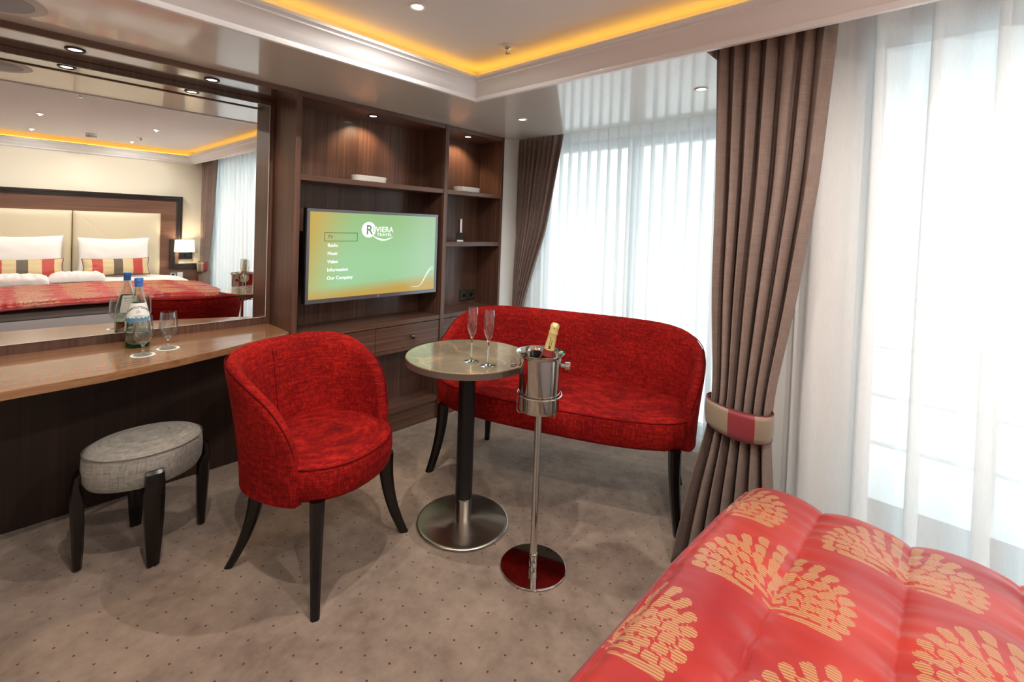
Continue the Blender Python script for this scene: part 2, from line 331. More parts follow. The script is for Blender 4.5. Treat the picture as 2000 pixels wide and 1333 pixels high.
# outdoors: balcony deck, overhang and railing
pale = mat('pale_deck', (214, 220, 222), .7); railm = mat('pale_railing', (240, 246, 248), .5)
S('balcony_floor', B(XD+.15, 3.5, YB-1.5, YE-.14, -.1, 0), pale)
S('balcony_overhang', B(XD+.15, 3.35, YB-1.5, YE-.14, 2.05, 2.15), pale)
rl = thing('balcony_railing', 'pale balcony railing outside the glass door, seen faintly through the sheer', 'railing', (3.2, -1, 0))
for z in (1.02, .76, .5, .24): mk('rail', tube([(3.2, YB-1.4, z), (3.2, YE-.16, z)], .014, 8), railm, rl, world=True)
for y in (-2.4, -1.3, -.2, .5): mk('post', tube([(3.2, y, 0.0), (3.2, y, 1.03)], .018, 8), railm, rl, world=True)
# ------------------------------------------------------------------ alcove panelling, mirror, desk
pn = thing('mirror_alcove_panelling', 'dark walnut panelled alcove framing the big mirror above the desk', 'wall panelling', (0, 2.65, 0))
mk('back_panel', B(XL, 1.048, 2.787, 2.799, .70, 1.978), wdark_z, pn, world=True)
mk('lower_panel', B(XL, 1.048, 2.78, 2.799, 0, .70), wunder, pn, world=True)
mk('soffit_panel', B(XL, 1.048, 2.512, 2.799, 1.979, 1.999), wood('walnut_gloss_soffit', (70, 50, 40), (92, 70, 58), (108, 84, 70), 'x', .16, .8), pn, world=True)
mk('fascia_board', B(XL, 1.048, 2.498, 2.512, 1.974, 1.9995), wdark_x, pn, world=True)
mi_ = thing('wall_mirror', 'large wall mirror reflecting the bed, above the walnut desk', 'mirror', (0, 2.785, .775))
mk('glass', B(XL+.2, 1.020, 2.7815, 2.7865, .775, 1.948), mirm, mi_, world=True)
bm = bmesh.new(); box(bm, XL+.2, 1.022, 2.7805, 2.7867, .7735, .775); box(bm, XL+.2, 1.022, 2.7805, 2.7867, 1.948, 1.950); box(bm, 1.020, 1.022, 2.7805, 2.7867, .775, 1.948)
mk('bevelled_edge', bm, mat('satin_edge', (214, 210, 204), .5), mi_, world=True)
dpts = [(1.047, 2.52), (.88, 2.44), (.71, 2.368), (.5, 2.30), (.27, 2.252), (0, 2.233), (-.4, 2.225), (XL, 2.225)]
mk_desk = tag(mk('desk_worktop', prism([(1.047, 2.7865)]+dpts+[(XL, 2.7865)], .702, .732, bev=.0015), wdesk), 'long walnut desk worktop with curved front edge below the mirror', 'desk')
# ------------------------------------------------------------------ shelving unit
su = thing('wall_shelving_unit', 'dark walnut built-in shelving unit with television niche and drawers', 'shelving unit', (1.83, 2.65, 0))
def sp(name, *a, m=wdark_z, bev=.0012): return mk(name, B(*a, bev=bev), m, su, world=True)
x1, x2, x3, x4, x5, x6 = 1.05, 1.08, 2.046, 2.078, 2.6, 2.62
for a, b in ((x1, x2), (x3, x4), (x5, x6)): sp('side_panel', a, b, 2.505, 2.795, 0, 1.999)
for a, b in ((x2, x3), (x4, x5)):
    sp('back_panel', a, b, 2.75, 2.76, .70, 1.975, bev=0); sp('lower_back_panel', a, b, 2.66, 2.67, .15, .515, bev=0)
    sp('top_panel', a, b, 2.51, 2.75, 1.972, 1.998, m=wdark_x)
    sp('shelf', a, b, 2.51, 2.75, 1.535, 1.564, m=wdark_x); sp('shelf', a, b, 2.51, 2.76, .68, .709, m=wdark_x)
    sp('shelf', a, b, 2.515, 2.67, .508, .53, m=wdark_x); sp('shelf', a, b, 2.51, 2.67, .125, .158, m=wdark_x); sp('plinth', a, b, 2.52, 2.54, 0, .124, m=wdark_x)
sp('shelf', x4, x5, 2.51, 2.75, 1.174, 1.203, m=wdark_x)
for a, b in ((x2+.003, 1.557), (1.561, x3-.003), (x4+.003, x5-.003)):
    dr = mk('drawer', B(a, b, 2.512, 2.53, .533, .675, bev=.0012), wdark_x, su, world=True)
    cx = (a+b)/2
    if abs(cx-1.8) < .05: cx = 1.817
    kb = lathe([(0, 0), (.007, 0), (.006, .008), (.008, .013), (.014, .018), (.0165, .024), (.014, .031), (.007, .035), (0, .036)], 24)
    bmesh.ops.transform(kb, matrix=Matrix.Translation((cx, 2.512, .598)) @ Matrix.Rotation(PI/2, 4, 'X'), verts=kb.verts)
    mw = Matrix.Translation(su.location).inverted(); bmesh.ops.transform(kb, matrix=mw, verts=kb.verts)
    k = mk('knob', kb, nickel, dr, smooth=60)
# sockets
def socket(loc, ry, label, mats, switch=False):
    t = thing('power_socket', label, 'socket', loc, ry)
    mk('face_plate', B(-.078, .078, 0, .008, 0, .08, bev=.002), mats[0], t)
    for i, cx in enumerate((-.037, .037)):
        if switch and i == 0: mk('rocker_switch', B(cx-.03, cx+.03, -.004, 0, .01, .07, bev=.0015), mats[1], t); continue
        bm = lathe([(.021, -.001), (.027, -.001), (.027, .003), (.021, .003), (.019, -.0005), (0, -.0005)], 28, cap=False)
        bmesh.ops.transform(bm, matrix=Matrix.Translation((cx, 0, .04)) @ Matrix.Rotation(PI/2, 4, 'X'), verts=bm.verts); mk('outlet_ring', bm, mats[1], t, smooth=40)
        bm = lathe([(0, .0006), (.019, .0006), (.019, .0012), (0, .0012)], 24); bmesh.ops.transform(bm, matrix=Matrix.Translation((cx, 0, .04)) @ Matrix.Rotation(PI/2, 4, 'X'), verts=bm.verts); mk('outlet_well', bm, blackm, t)
    return t
socket((2.507, 2.7415, .737), 0, 'dark bronze double power socket inside the right shelf bay', (mat('bronze_plate', (66, 62, 56), .35, .5), mat('bronze_insert', (92, 86, 76), .35, .5)))
# ------------------------------------------------------------------ television
tv = thing('television', 'flat screen television showing a green menu, mounted in the walnut niche', 'television', (1.57, 2.53, .867))
X0, X1, Z0, Z1, TY = 1.127, 2.015, .867, 1.387, 2.522
bm = bmesh.new(); bz = .016
box(bm, X0, X0+bz, TY, TY+.03, Z0, Z1); box(bm, X1-bz, X1, TY, TY+.03, Z0, Z1); box(bm, X0+bz, X1-bz, TY, TY+.03, Z0, Z0+.022); box(bm, X0+bz, X1-bz, TY, TY+.03, Z1-bz, Z1)
mk('bezel', bm, silver, tv, world=True)
mk('casing', B(X0-.002, X1+.002, TY+.012, TY+.045, Z0-.002, Z1+.002, bev=.004), blackm, tv, world=True)
mk('wall_bracket', B(1.4, 1.75, TY+.045, 2.75, .98, 1.26, bev=.01), blackm, tv, world=True)
def screenm():
    m = mat('lit_menu_screen', (10, 10, 10), .12, coat=.5); n, b = nb(m); g = n.coord(kind='Generated'); s_ = n.add('ShaderNodeSeparateXYZ'); n.l.new(g, s_.inputs[0]); u, v = s_.outputs[0], s_.outputs[2]
    nz = n.noise(n.coord((2, 2, 2)), 1.5, 2)
    lf = n.math('SUBTRACT', 1.0, n.math('MULTIPLY', n.math('SUBTRACT', n.math('ADD', u, n.math('MULTIPLY', v, -.16)), -.10), 3.6), ); lf = n.math('MAXIMUM', n.math('MINIMUM', lf, 1.0), 0.0)
    bt = n.math('MAXIMUM', n.math('MINIMUM', n.math('SUBTRACT', 1.0, n.math('MULTIPLY', n.math('ADD', v, n.math('MULTIPLY', u, -.10)), 8.0)), 1.0), 0.0)
    rt = n.math('MAXIMUM', n.math('MINIMUM', n.math('MULTIPLY', n.math('SUBTRACT', u, .6), 2.0), 1.0), 0.0)
    top = n.math('MAXIMUM', n.math('MINIMUM', n.math('MULTIPLY', n.math('SUBTRACT', v, .45), 1.4), 1.0), 0.0)
    c = n.mix(top, lin((164, 214, 160)), lin((152, 192, 120))); c = n.mix(n.math('MULTIPLY', rt, .6), c, lin((178, 200, 176)))
    c = n.mix(n.math('POWER', lf, 1.2), c, lin((204, 176, 92))); c = n.mix(n.math('POWER', bt, .8), c, lin((200, 168, 88)))
    n.l.new(c, b.inputs['Emission Color']); b.inputs['Emission Strength'].default_value = .95; n.l.new(c, b.inputs['Base Color']); b.inputs['Base Color'].default_value = (0, 0, 0, 1)
    for l in list(b.inputs['Base Color'].links): n.l.remove(l)
    return m
scr = mk('screen', B(X0+bz, X1-bz, TY+.003, TY+.006, Z0+.022, Z1-bz), screenm(), tv, world=True)
tw = mat('lit_white_lettering', (255, 255, 255), .5, emit=(236, 248, 242), es=.82); tk = mat('dark_screen_lettering', (30, 44, 26), .5)
def onscr(body, px, pz, size, m, **k):
    sx0, sz0 = X0-1.57, -.867
    bm = text_bm(body, size, lambda x, y, z: (px+x-1.57, TY+.0009-z-2.53, pz+y-.867), extrude=.0002, **k); return mk('lettering', bm, m, scr)
LX = 1.246
onscr('TV', LX, 1.227, .024, tk)
for i, t in enumerate(('Radio', 'Music', 'Video', 'Information', 'Our Company')): onscr(t, LX, 1.178-.046*i, .0265, tw)
bm = bmesh.new(); rx0, rx1, rz0, rz1 = 1.227, 1.427, 1.209, 1.258
for a in ((rx0, rx1, rz0, rz0+.0025), (rx0, rx1, rz1-.0025, rz1), (rx0, rx0+.0025, rz0, rz1), (rx1-.0025, rx1, rz0, rz1)): box(bm, a[0]-1.57, a[1]-1.57, TY+.0022-2.53, TY+.0028-2.53, a[2]-.867, a[3]-.867)
mk('menu_selection_outline', bm, tk, scr)
cxl, czl = 1.499, 1.278
bm = lathe([(0, 0), (.046, 0), (.046, .0006), (0, .0006)], 40); bmesh.ops.transform(bm, matrix=Matrix.Translation((cxl-1.57, TY+.0026-2.53, czl-.867)) @ Matrix.Rotation(PI/2, 4, 'X'), verts=bm.verts); mk('logo_disc', bm, tw, scr)
lg_ = mat('logo_green', (84, 116, 92), .5, emit=(84, 116, 92), es=.6)
onscr('R', 1.480, 1.250, .080, lg_, wide=.95, bold=.0012); onscr('I', 1.527, 1.265, .046, lg_); onscr('VIERA', 1.545, 1.265, .047, tw, sp=1.05, wide=.95); onscr('TRAVEL', 1.555, 1.241, .0255, tw, sp=1.35, wide=.92)
def swoosh(u, v): # tapering tail of the R
    a = u; x = 1.522+.146*a; z = 1.246-.028*math.sin(PI*min(1, a*.93))**.8; w_ = .0045*math.sin(PI*min(1, a*.97+.03))+.0004
    return Vector((x-1.57, TY+.0010-2.53, z-.867+(v-.5)*2*w_))
bm = bmesh.new(); grid(bm, swoosh, 24, 2); mk('logo_swoosh', bm, tw, scr)
bm = bmesh.new()
for k in range(3):
    pts = [(1.80-1.57+.03*0, 0, 0)]; pts = []
    for i in range(24):
        a = i/23; x = 1.82+.172*a; z = .915+.010*k*ss(.3, 1, a)+.105*ss(.28, .9, a)+.002*math.sin(40*a)*(a < .35); pts.append((x-1.57, TY+.0026-2.53, z-.867))
    tube(pts, .0006, 5, bm)
mk('screen_squiggle', bm, tw, scr)
mk('maker_badge', text_bm('LG', .013, lambda x, y, z: (1.567+x-1.57, TY-.0004-z-2.53, Z0+.006+y-.867), bold=.0003), mat('badge_silver', (220, 220, 224), .3, .5), tv)
bm = lathe([(0, 0), (.0055, 0), (.0055, .0006), (0, .0006)], 20); bmesh.ops.transform(bm, matrix=Matrix.Translation((1.558-1.57, TY+.0002-2.53, .0105)) @ Matrix.Rotation(PI/2, 4, 'X'), verts=bm.verts); mk('badge_dot', bm, mat('badge_red', (170, 20, 50), .4), tv)
# ------------------------------------------------------------------ shelf dishes and small stand
def tray(x, y, z, L, Wd, lab):
    def rr(s_, zz):
        pts = []; rc = Wd/2*.96
        for cx_, a0 in ((L/2-rc, -PI/2), (-(L/2-rc), PI/2)):
            for k in range(13): a = a0+PI*k/12; pts.append((s_*0+cx_+(rc-s_)*math.cos(a), (Wd/2-s_)/1*math.sin(a), zz))
        return pts
    bm = bmesh.new(); rings = [[bm.verts.new(p) for p in rr(s_, zz)] for s_, zz in ((.008, 0), (.003, .004), (0, .03), (.0, .036), (.004, .037), (.006, .034), (.008, .01), (.014, .006))]
    n = len(rings[0])
    for a, b in zip(rings, rings[1:]):
        for k in range(n): bm.faces.new([a[k], a[(k+1) % n], b[(k+1) % n], b[k]])
    bm.faces.new(rings[0][::-1]); bm.faces.new(rings[-1])
    bmesh.ops.translate(bm, vec=(x, y, z), verts=bm.verts); return tag(mk('oblong_dish', bm, whitepl, smooth=40), lab, 'dish', 'white dishes on the shelves')
tray(1.536, 2.60, 1.564, .225, .10, 'white oblong dish on the shelf above the television'); tray(2.335, 2.60, 1.564, .225, .10, 'white oblong dish on the top shelf of the right bay')
ph = thing('handset_stand', 'small silver and black handset standing on the middle right shelf', 'handset', (2.30, 2.62, 1.203), math.radians(-30))
mk('base', B(-.022, .022, -.02, .02, 0, .012, bev=.002), whitepl, ph); mk('cradle', B(-.024, .024, -.012, .012, .012, .065, bev=.003), blackm, ph); mk('handset', B(-.016, .01, -.008, .008, .065, .165, bev=.003), blackm, ph); mk('silver_strip', B(-.002, .012, -.0095, -.007, .066, .165), mat('silver_strip', (220, 220, 224), .3, .6), ph)
# ------------------------------------------------------------------ ceiling fittings
def downlight(x, y, z, rad, lab, ringm, power=0, group='recessed ceiling downlights', size=110, col=(1, .94, .86), aim=(0, 0, -1)):
    t = thing('recessed_downlight', lab, 'downlight', (x, y, z), 0, group)
    mk('trim_ring', lathe([(rad*.62, -.001), (rad*.7, -.004), (rad*.92, -.005), (rad, -.001), (rad, .0), (rad*.62, .0)], 40, cap=False), ringm, t, smooth=50)
    mk('lamp_lens', lathe([(0, -.002), (rad*.62, -.0015)], 32, cap=False), lensm, t, smooth=60)
    if power: spot((x, y, z-.008), power, col, size, aim=aim)
    return t
P0 = 42
for a in ((1.073, 1.508, 'white recessed downlight in the raised ceiling nearest the cornice corner'), (.267, 1.24, 'recessed downlight in the raised ceiling on the left, seen only in the mirror'), (.24, -.186, 'mirror-seen recessed downlight above the left half of the bed'), (1.05, -.178, 'mirror-seen recessed downlight above the right half of the bed'), (.23, -1.35, 'mirror-seen downlight over the left pillow'), (1.05, -1.40, 'mirror-seen downlight over the right pillow')):
    downlight(a[0], a[1], ZC, .034, a[2], whitepl, P0*(.45 if a[1] < -1 else 1), size=172)
for a in ((2.22, 1.977, 'small round downlight in the glossy window-bay ceiling near the shelves'), (2.22, .867, 'small round downlight in the glossy window-bay ceiling beside the long drape')):
    downlight(a[0], a[1], ZL, .032, a[2], whitepl, 12)
for a in ((.207, 2.61, 'left downlight with dark ring above the mirror', 1.979), (.69, 2.61, 'right downlight with dark ring above the mirror', 1.979), (1.55, 2.60, 'downlight with dark ring in the top of the television bay', 1.972), (2.33, 2.60, 'downlight with dark ring in the top of the right shelf bay', 1.972)):
    downlight(a[0], a[1], a[3], .034, a[2], blackm, 9, size=115, col=(1, .74, .46), aim=(0, .35, -1))
def sprinkler(x, y, lab):
    t = thing('fire_sprinkler', lab, 'sprinkler', (x, y, ZC), 0, 'ceiling sprinklers')
    mk('escutcheon', lathe([(0, 0), (.042, 0), (.042, -.002), (.036, -.004), (.012, -.004), (0, -.004)], 36), whitepl, t, smooth=40)
    mk('body', lathe([(.0, -.004), (.013, -.004), (.014, -.012), (.008, -.014), (.006, -.026), (.003, -.03), (0, -.03)], 16), chrome, t, smooth=40)
    mk('deflector', lathe([(0, -.030), (.013, -.031), (.014, -.033), (0, -.034)], 12), chrome, t)
    bm = tube([(.011, 0, -.012), (.009, 0, -.024), (.002, 0, -.031)], .0018, 6); tube([(-.011, 0, -.012), (-.009, 0, -.024), (-.002, 0, -.031)], .0018, 6, bm); mk('frame_arms', bm, chrome, t)
sprinkler(1.575, 1.507, 'chrome fire sprinkler on a white disc near the lit cornice corner'); sprinkler(1.056, -.937, 'fire sprinkler over the bed, seen in the mirror'); sprinkler(.389, 1.10, 'fire sprinkler nearest the mirror side, seen at the top of the reflection')
sd = thing('smoke_detector', 'white smoke detector on the ceiling, seen in the mirror', 'smoke detector', (.666, -1.12, ZC))
mk('housing', lathe([(0, 0), (.05, 0), (.05, -.018), (.044, -.022), (.044, -.03), (.034, -.045), (0, -.047)], 32), whitepl, sd, smooth=40)
bm = bmesh.new()
for k in range(14): a = 2*PI*k/14; bb = B(.036, .0445, -.004, .004, -.036, -.026); bmesh.ops.rotate(bb, cent=(0, 0, 0), matrix=Matrix.Rotation(a, 3, 'Z'), verts=bb.verts); me_ = bpy.data.meshes.new('t'); bb.to_mesh(me_); bb.free(); bm.from_mesh(me_); bpy.data.meshes.remove(me_)
mk('vent_slots', bm, blackm, sd)
spk = thing('ceiling_speaker', 'round grey loudspeaker in the glossy ceiling above the mirror', 'speaker', (-.035, 2.275, ZL))
mk('trim_ring', lathe([(.115, 0), (.115, -.003), (.14, -.004), (.146, 0)], 64, cap=False), mat('speaker_ring', (196, 186, 182), .4), spk, smooth=40)
mk('grille', lathe([(0, -.004), (.108, -.004), (.115, -.002)], 64, cap=False), mat('speaker_grille', (150, 150, 158), .5), spk, smooth=40)
# ------------------------------------------------------------------ curtains
def curtain(name, path, nu, nv, m, thick=0, parent=None, smooth=True):
    bm = bmesh.new(); grid(bm, path, nu, nv); o = mk(name, bm, m, parent, world=parent is not None, smooth=180)
    if thick: md = o.modifiers.new('solid', 'SOLIDIFY'); md.thickness = thick; md.offset = 0
    return o
def lerp_tab(tab, z):
    zs = [t[0] for t in tab]; out = []
    for k in range(4):
        ys = [t[1][k] for t in tab]; w = [(-.09, .15), (-.045, .22), (0, .26), (.045, .22), (.09, .15)]
        out.append(sum(c*float(np.interp(z+o, zs, ys)) for o, c in w))
    return out
def fold(u, n, ph, z, seed):
    # sharpened pleat wave with drifting phase
    q = n*u+.35*mnoise.noise(Vector((u*n*.7, z*.5, seed)))+ph
    s_ = math.sin(2*PI*q); return s_, math.cos(2*PI*q)
def drape(name, label, X, tab, n, seed, tie=None):
    """tab rows: z -> (centre y, width, fold depth, x offset)"""
    t = thing(name, label, 'curtain', (X, tab[0][1][0], 0), 0)
    top = tab[-1][0]
    def path(u, v):
        z = .004+v*(top-.004); c, w_, a, xo = lerp_tab(tab, z)
        s_, co = fold(u, n, seed*.37, z, seed); amp = a*(.8+.35*mnoise.noise(Vector((u*n, seed, 0))))
        y = c+w_/2-u*w_ + math.sin(4*PI*(n*u))*w_/n*.09; x = X+xo+amp*s_
        rnd = math.sqrt(max(0, 1-(2*u-1)**2)); return Vector((x-(rnd-.6)*.035*(1 if a < .05 else .6), y, z))
    curtain('cloth_panel', path, n*22, 60, drapem, .003, t); return t
drape('drape', 'long taupe velvet drape tied back in the foreground between bay and balcony door', 1.86,
      [(0, (.600, .38, .050, .02)), (.35, (.570, .30, .045, .01)), (.60, (.545, .215, .034, 0)), (.74, (.537, .205, .030, 0)), (1.1, (.520, .285, .036, 0)), (1.5, (.495, .34, .034, -.01)), (2.07, (.482, .39, .026, -.02))], 7, 3)
drape('drape', 'taupe velvet drape gathered beside the white wall strip right of the shelves', 2.80,
      [(0, (2.47, .14, .04, 0)), (.5, (2.478, .10, .03, 0)), (.68, (2.48, .085, .025, 0)), (1.03, (2.425, .21, .028, 0)), (1.3, (2.37, .30, .03, 0)), (2.04, (2.295, .44, .03, 0))], 9, 5)
drape('drape', 'taupe drape beside the wall lamp at the bed head, seen in the mirror', 1.86,
      [(0, (-1.62, .26, .05, 0)), (.5, (-1.64, .18, .035, 0)), (.72, (-1.65, .16, .03, 0)), (1.1, (-1.60, .30, .03, 0)), (2.07, (-1.52, .48, .03, 0))], 8, 9)
def tieback(label, cx, cy, z0, z1, a, b, ang0, sag, tilt, stripes, rz=0):
    t = thing('curtain_tieback', label, 'tieback', (cx, cy, z0), rz, 'striped curtain tiebacks')
    N_ = 96
    def P(th, v, off=0):
        s_ = -sag*(.5+.5*math.cos(th-ang0)); return Vector(((a+off)*math.cos(th), (b+off)*math.sin(th), s_+v*(z1-z0)*(.75+.25*(.5+.5*math.cos(th-ang0)))+tilt*math.sin(th)))
    bm = bmesh.new(); vv = grid(bm, lambda u, v: P(2*PI*u, v, .004*math.sin(PI*v)), N_, 6, closed_u=True)
    bm.verts.index_update()
    for ff in bm.faces:
        c = ff.calc_center_median(); th = (math.atan2(c.y/b, c.x/a)-ang0+PI) % (2*PI)-PI
        k = 0
        for lim, mi in stripes:
            if abs(th-lim[0]) <= lim[1]: k = mi
        ff.material_index = k
    o = mk('band', bm, [tan, redst, taupest], t, smooth=180); md = o.modifiers.new('solid', 'SOLIDIFY'); md.thickness = .006; md.offset = 1
    for v in (0, 1):
        mk('piping', tube([P(2*PI*k/N_, v, .003) for k in range(N_)], .0035, 8, closed=True), pipem, t, smooth=180)
    return t
tieback('striped tan and red tieback around the long foreground drape', 1.855, .537, .635, .735, .060, .110, PI+.22, .036, .006, [((.05, .40), 1)])
tieback('striped tieback holding the drape at the bed head, seen in the mirror', 1.86, -1.65, .62, .75, .06, .09, PI-.4, .04, .0, [((.0, .35), 2), ((-1.2, .4), 1)])
def sheerc(name, label, X, y0, y1, z0, z1, n, seed, amp=.028, m=None):
    def path(u, v):
        z = z0+v*(z1-z0); q = n*u+.45*mnoise.noise(Vector((u*n*.35, 0, seed))); i_ = math.floor(q); fr = q-i_
        wd = (.20+.10*mnoise.noise(Vector((i_*3.1, 0, seed))))*(1-.45*v)+.05*mnoise.noise(Vector((i_*1.7, z*.8, seed)))
        if fr < .45: g = fr/.45*(.5+wd)
        elif fr < .62: g = .5+wd-(fr-.45)/.17*2*wd
        else: g = .5-wd+(fr-.62)/.38*(.5+wd)
        sag = .25*(1-v)*mnoise.noise(Vector((i_+g, z*.5, seed+4)))
        y = y0+(y1-y0)*min(1, max(0, (i_+g+sag)/n))
        lay = -1 if fr < .45 else (0 if fr < .62 else 1); lx = math.sin(2*PI*fr)*.5-.5*ss(.3, .6, fr)+.5*ss(.5, .8, fr)*0
        return Vector((X+amp*(lx+.35*math.sin(2*PI*(i_+g)*1.0+z)), y, z))
    bm = bmesh.new(); grid(bm, path, n*20, 24); o = mk(name, bm, m or sheer, smooth=180); return tag(o, label, 'sheer curtain')
sheerc('sheer_curtain', 'white pleated sheer across the bay window behind the red settee', 2.875, 2.50, .72, .012, 2.05, 22, 2, .024, sheerbay)
sheerc('sheer_curtain', 'white pleated sheer across the balcony door right of the long drape', 1.99, .40, -1.74, .012, 2.08, 15, 11, .035)
# ------------------------------------------------------------------ upholstered seats
def seating(name, label, cat, loc, rz, hw, dep, zs0, zs1, ztop, sweep, legs, thick=.05, nleg=2.0, flare=.16, armlow=.0, expo=2.2, arm_start=.52, armexp=2.6):
    """local frame: +x right seen from the front, +y is the FRONT; hw half width, dep half depth of the seat plan"""
    t = thing(name, label, cat, loc, rz)
    def plan(th, ox=0.0):
        c, s_ = math.cos(th), math.sin(th); ex = 2/expo
        return (hw+ox)*math.copysign(abs(c)**ex, c), (dep+ox)*math.copysign(abs(s_)**ex, s_)
    # seat cushion: rounded side, welted edge, domed top
    bm = bmesh.new(); NS = 96
    prof = [(-.030, zs0), (-.012, zs0+.004), (-.002, zs0+.02), (.004, (zs0+zs1)/2), (.002, zs1-.022), (-.004, zs1-.008), (-.014, zs1), (-.05, zs1+.006), (-.12, zs1+.012), (-.9, zs1+.016)]
    rings = []
    for off, z in prof[:-1]:
        rings.append([bm.verts.new((*plan(2*PI*k/NS, off), z)) for k in range(NS)])
    for a, b in zip(rings, rings[1:]):
        for k in range(NS): bm.faces.new([a[k], a[(k+1) % NS], b[(k+1) % NS], b[k]])
    bm.faces.new(rings[0][::-1]); cv = bm.verts.new((0, 0, prof[-1][1]))
    for k in range(NS): bm.faces.new([rings[-1][k], rings[-1][(k+1) % NS], cv])
    mk('seat', bm, redf, t, smooth=50)
    mk('seat_piping', tube([(*plan(2*PI*k/NS, -.002), zs1-.010) for k in range(NS)], .0028, 6, closed=True), redpipe, t, smooth=180)
    # wrapping backrest shell
    def H_(s_): # s_ in -1..1 along the wrap
        q = abs(s_); return zs0+.02+(ztop-zs0-.02)*(1-armlow*ss(.1, .85, q))*math.sqrt(max(0, 1-max(0, (q-arm_start)/(1-arm_start))**armexp))
    NU, NV = 90, 16
    def shell(off):
        def fn(u, v):
            s_ = 2*u-1; th = -PI/2+s_*sweep; hh = H_(s_); z = zs0-.004+(hh-zs0+.004)*v
            k = max(0, (z-zs0)/(ztop-zs0)); fl = flare*k**1.5*(.75+.25*math.cos(s_*PI/2)); x, y = plan(th, .012+off+fl*.5)
            if off > .01 or True: round_ = 1
            edge = math.sqrt(max(0, 1-min(1, (1-abs(s_))/.04-1)**2)) if (1-abs(s_)) < .04 else 1
            vt = (1-v)*(hh-zs0)/.03; tp = math.sqrt(max(0, 1-(1-vt)**2)) if vt < 1 else 1
            e = min(edge, 1)*tp; mid = -thick/2
            x2, y2 = plan(th, .012+fl*.5+mid+(off-mid)*max(.12, e)); return Vector((x2, y2, z))
        return fn
    bm = bmesh.new(); o_ = grid(bm, shell(0), NU, NV); i_ = grid(bm, shell(-thick), NU, NV, flip=True)
    for i in range(NU-1): bm.faces.new([o_[i][-1], o_[i+1][-1], i_[i+1][-1], i_[i][-1]]); bm.faces.new([o_[i+1][0], o_[i][0], i_[i][0], i_[i+1][0]])
    for j in range(NV-1): bm.faces.new([o_[0][j], i_[0][j], i_[0][j+1], o_[0][j+1]][::-1]); bm.faces.new([o_[-1][j], i_[-1][j], i_[-1][j+1], o_[-1][j+1]])
    bmesh.ops.recalc_face_normals(bm, faces=bm.faces); mk('backrest', bm, redf, t, smooth=70)
    pts = []
    for i in range(NU):
        s_ = 2*i/(NU-1)-1; p = shell(-thick*.04)(i/(NU-1), .97); pts.append(p)
    low = [shell(-.003)(0, v) for v in (.02, .2, .4, .6, .8)]; lowr = [shell(-.003)(1, v) for v in (.8, .6, .4, .2, .02)]
    mk('backrest_piping', tube(low+pts[2:-2]+lowr, .0026, 6), redpipe, t, smooth=180)
    if cat == 'armchair': mk('backrest_seam', tube([shell(-thick-.0005)(.5, v) for v in np.linspace(.2, .93, 14)], .0016, 6), redpipe, t, smooth=180)
    # curved sabre legs
    for (tx, ty, fx, fy, w0, w1) in legs:
        dr = Vector((fx-tx, fy-ty, 0)); dn = dr.normalized() if dr.length > 1e-4 else Vector((0, 1, 0)); sd_ = Vector((-dn.y, dn.x, 0)); pts = []; sz = []
        for k in range(13):
            q = k/12; z = zs0+.01-(zs0+.01)*q; off = q**2.1; pts.append((tx+(fx-tx)*off, ty+(fy-ty)*off, z)); w_ = w0+(w1-w0)*q; sz.append((w_, w_*.85))
        mk('leg', sweep_rect(pts, sz, tw=(dn, sd_)), legm, t, smooth=35)
    return t, plan
# armchair: front direction fwd=(.343,-.94) -> local +y; local +x = fwd rotated -90
ach, _ = seating('armchair', 'red upholstered tub armchair with dark sabre legs in front of the desk', 'armchair', (.886, 1.80, 0), math.atan2(-.94, .343)-PI/2,
        .262, .262, .345, .475, .815, math.radians(118), [(-.19, .17, -.25, .232, .062, .036), (.19, .17, .25, .232, .060, .034), (-.16, -.15, -.211, -.235, .058, .030), (.16, -.15, .211, -.235, .058, .030)], flare=.13, arm_start=.30, expo=2.25)
sof, _ = seating('settee', 'wide red upholstered two-seat settee with dark legs in the window bay', 'sofa', (2.035, 1.485, 0), math.atan2(-.349, -.937)-PI/2,
        .675, .275, .335, .475, .832, math.radians(112), [(-.60, .17, -.630, .245, .060, .040), (.60, .17, .630, .245, .060, .040), (-.58, -.17, -.612, -.215, .052, .036), (.48, -.17, .515, -.24, .052, .036)], flare=.13, arm_start=.20, armexp=2.3, expo=2.9, thick=.055)
mk('underside_lining', lathe([(0, .331), (.9, .331)], 4) if False else B(-.56, .56, -.18, .18, .3305, .3335), mat('grey_lining', (132, 126, 120), .8), sof)
for (x, y) in ((-.3, .08), (.0, .10), (.3, .06), (-.1, -.05), (.2, -.06)): mk('lining_print', text_bm('SUSA', .05, lambda a, b, c: (x-a, y+b, .3302), extrude=0), blackink, sof)
# ------------------------------------------------------------------ stool
st = thing('footstool', 'oval grey linen stool with black legs standing under the desk', 'stool', (.41, 2.315, 0))
bm = bmesh.new(); NS = 72; rings = []
for off, z in [(-.04, .318), (-.012, .322), (0, .345), (.003, .385), (0, .43), (-.006, .446), (-.022, .457), (-.06, .466), (-.12, .472)]:
    rings.append([bm.verts.new(((.192+off)*math.cos(2*PI*k/NS), (.160+off)*math.sin(2*PI*k/NS), z-.02)) for k in range(NS)])
for a, b in zip(rings, rings[1:]):
    for k in range(NS): bm.faces.new([a[k], a[(k+1) % NS], b[(k+1) % NS], b[k]])
bm.faces.new(rings[0][::-1]); bm.faces.new(rings[-1]); mk('seat', bm, greyf, st, smooth=50)
mk('seat_seam', tube([(.1915*math.cos(2*PI*k/NS), .1595*math.sin(2*PI*k/NS), .423) for k in range(NS)], .0018, 6, closed=True), mat('grey_seam', (96, 90, 84), .8), st, smooth=180)
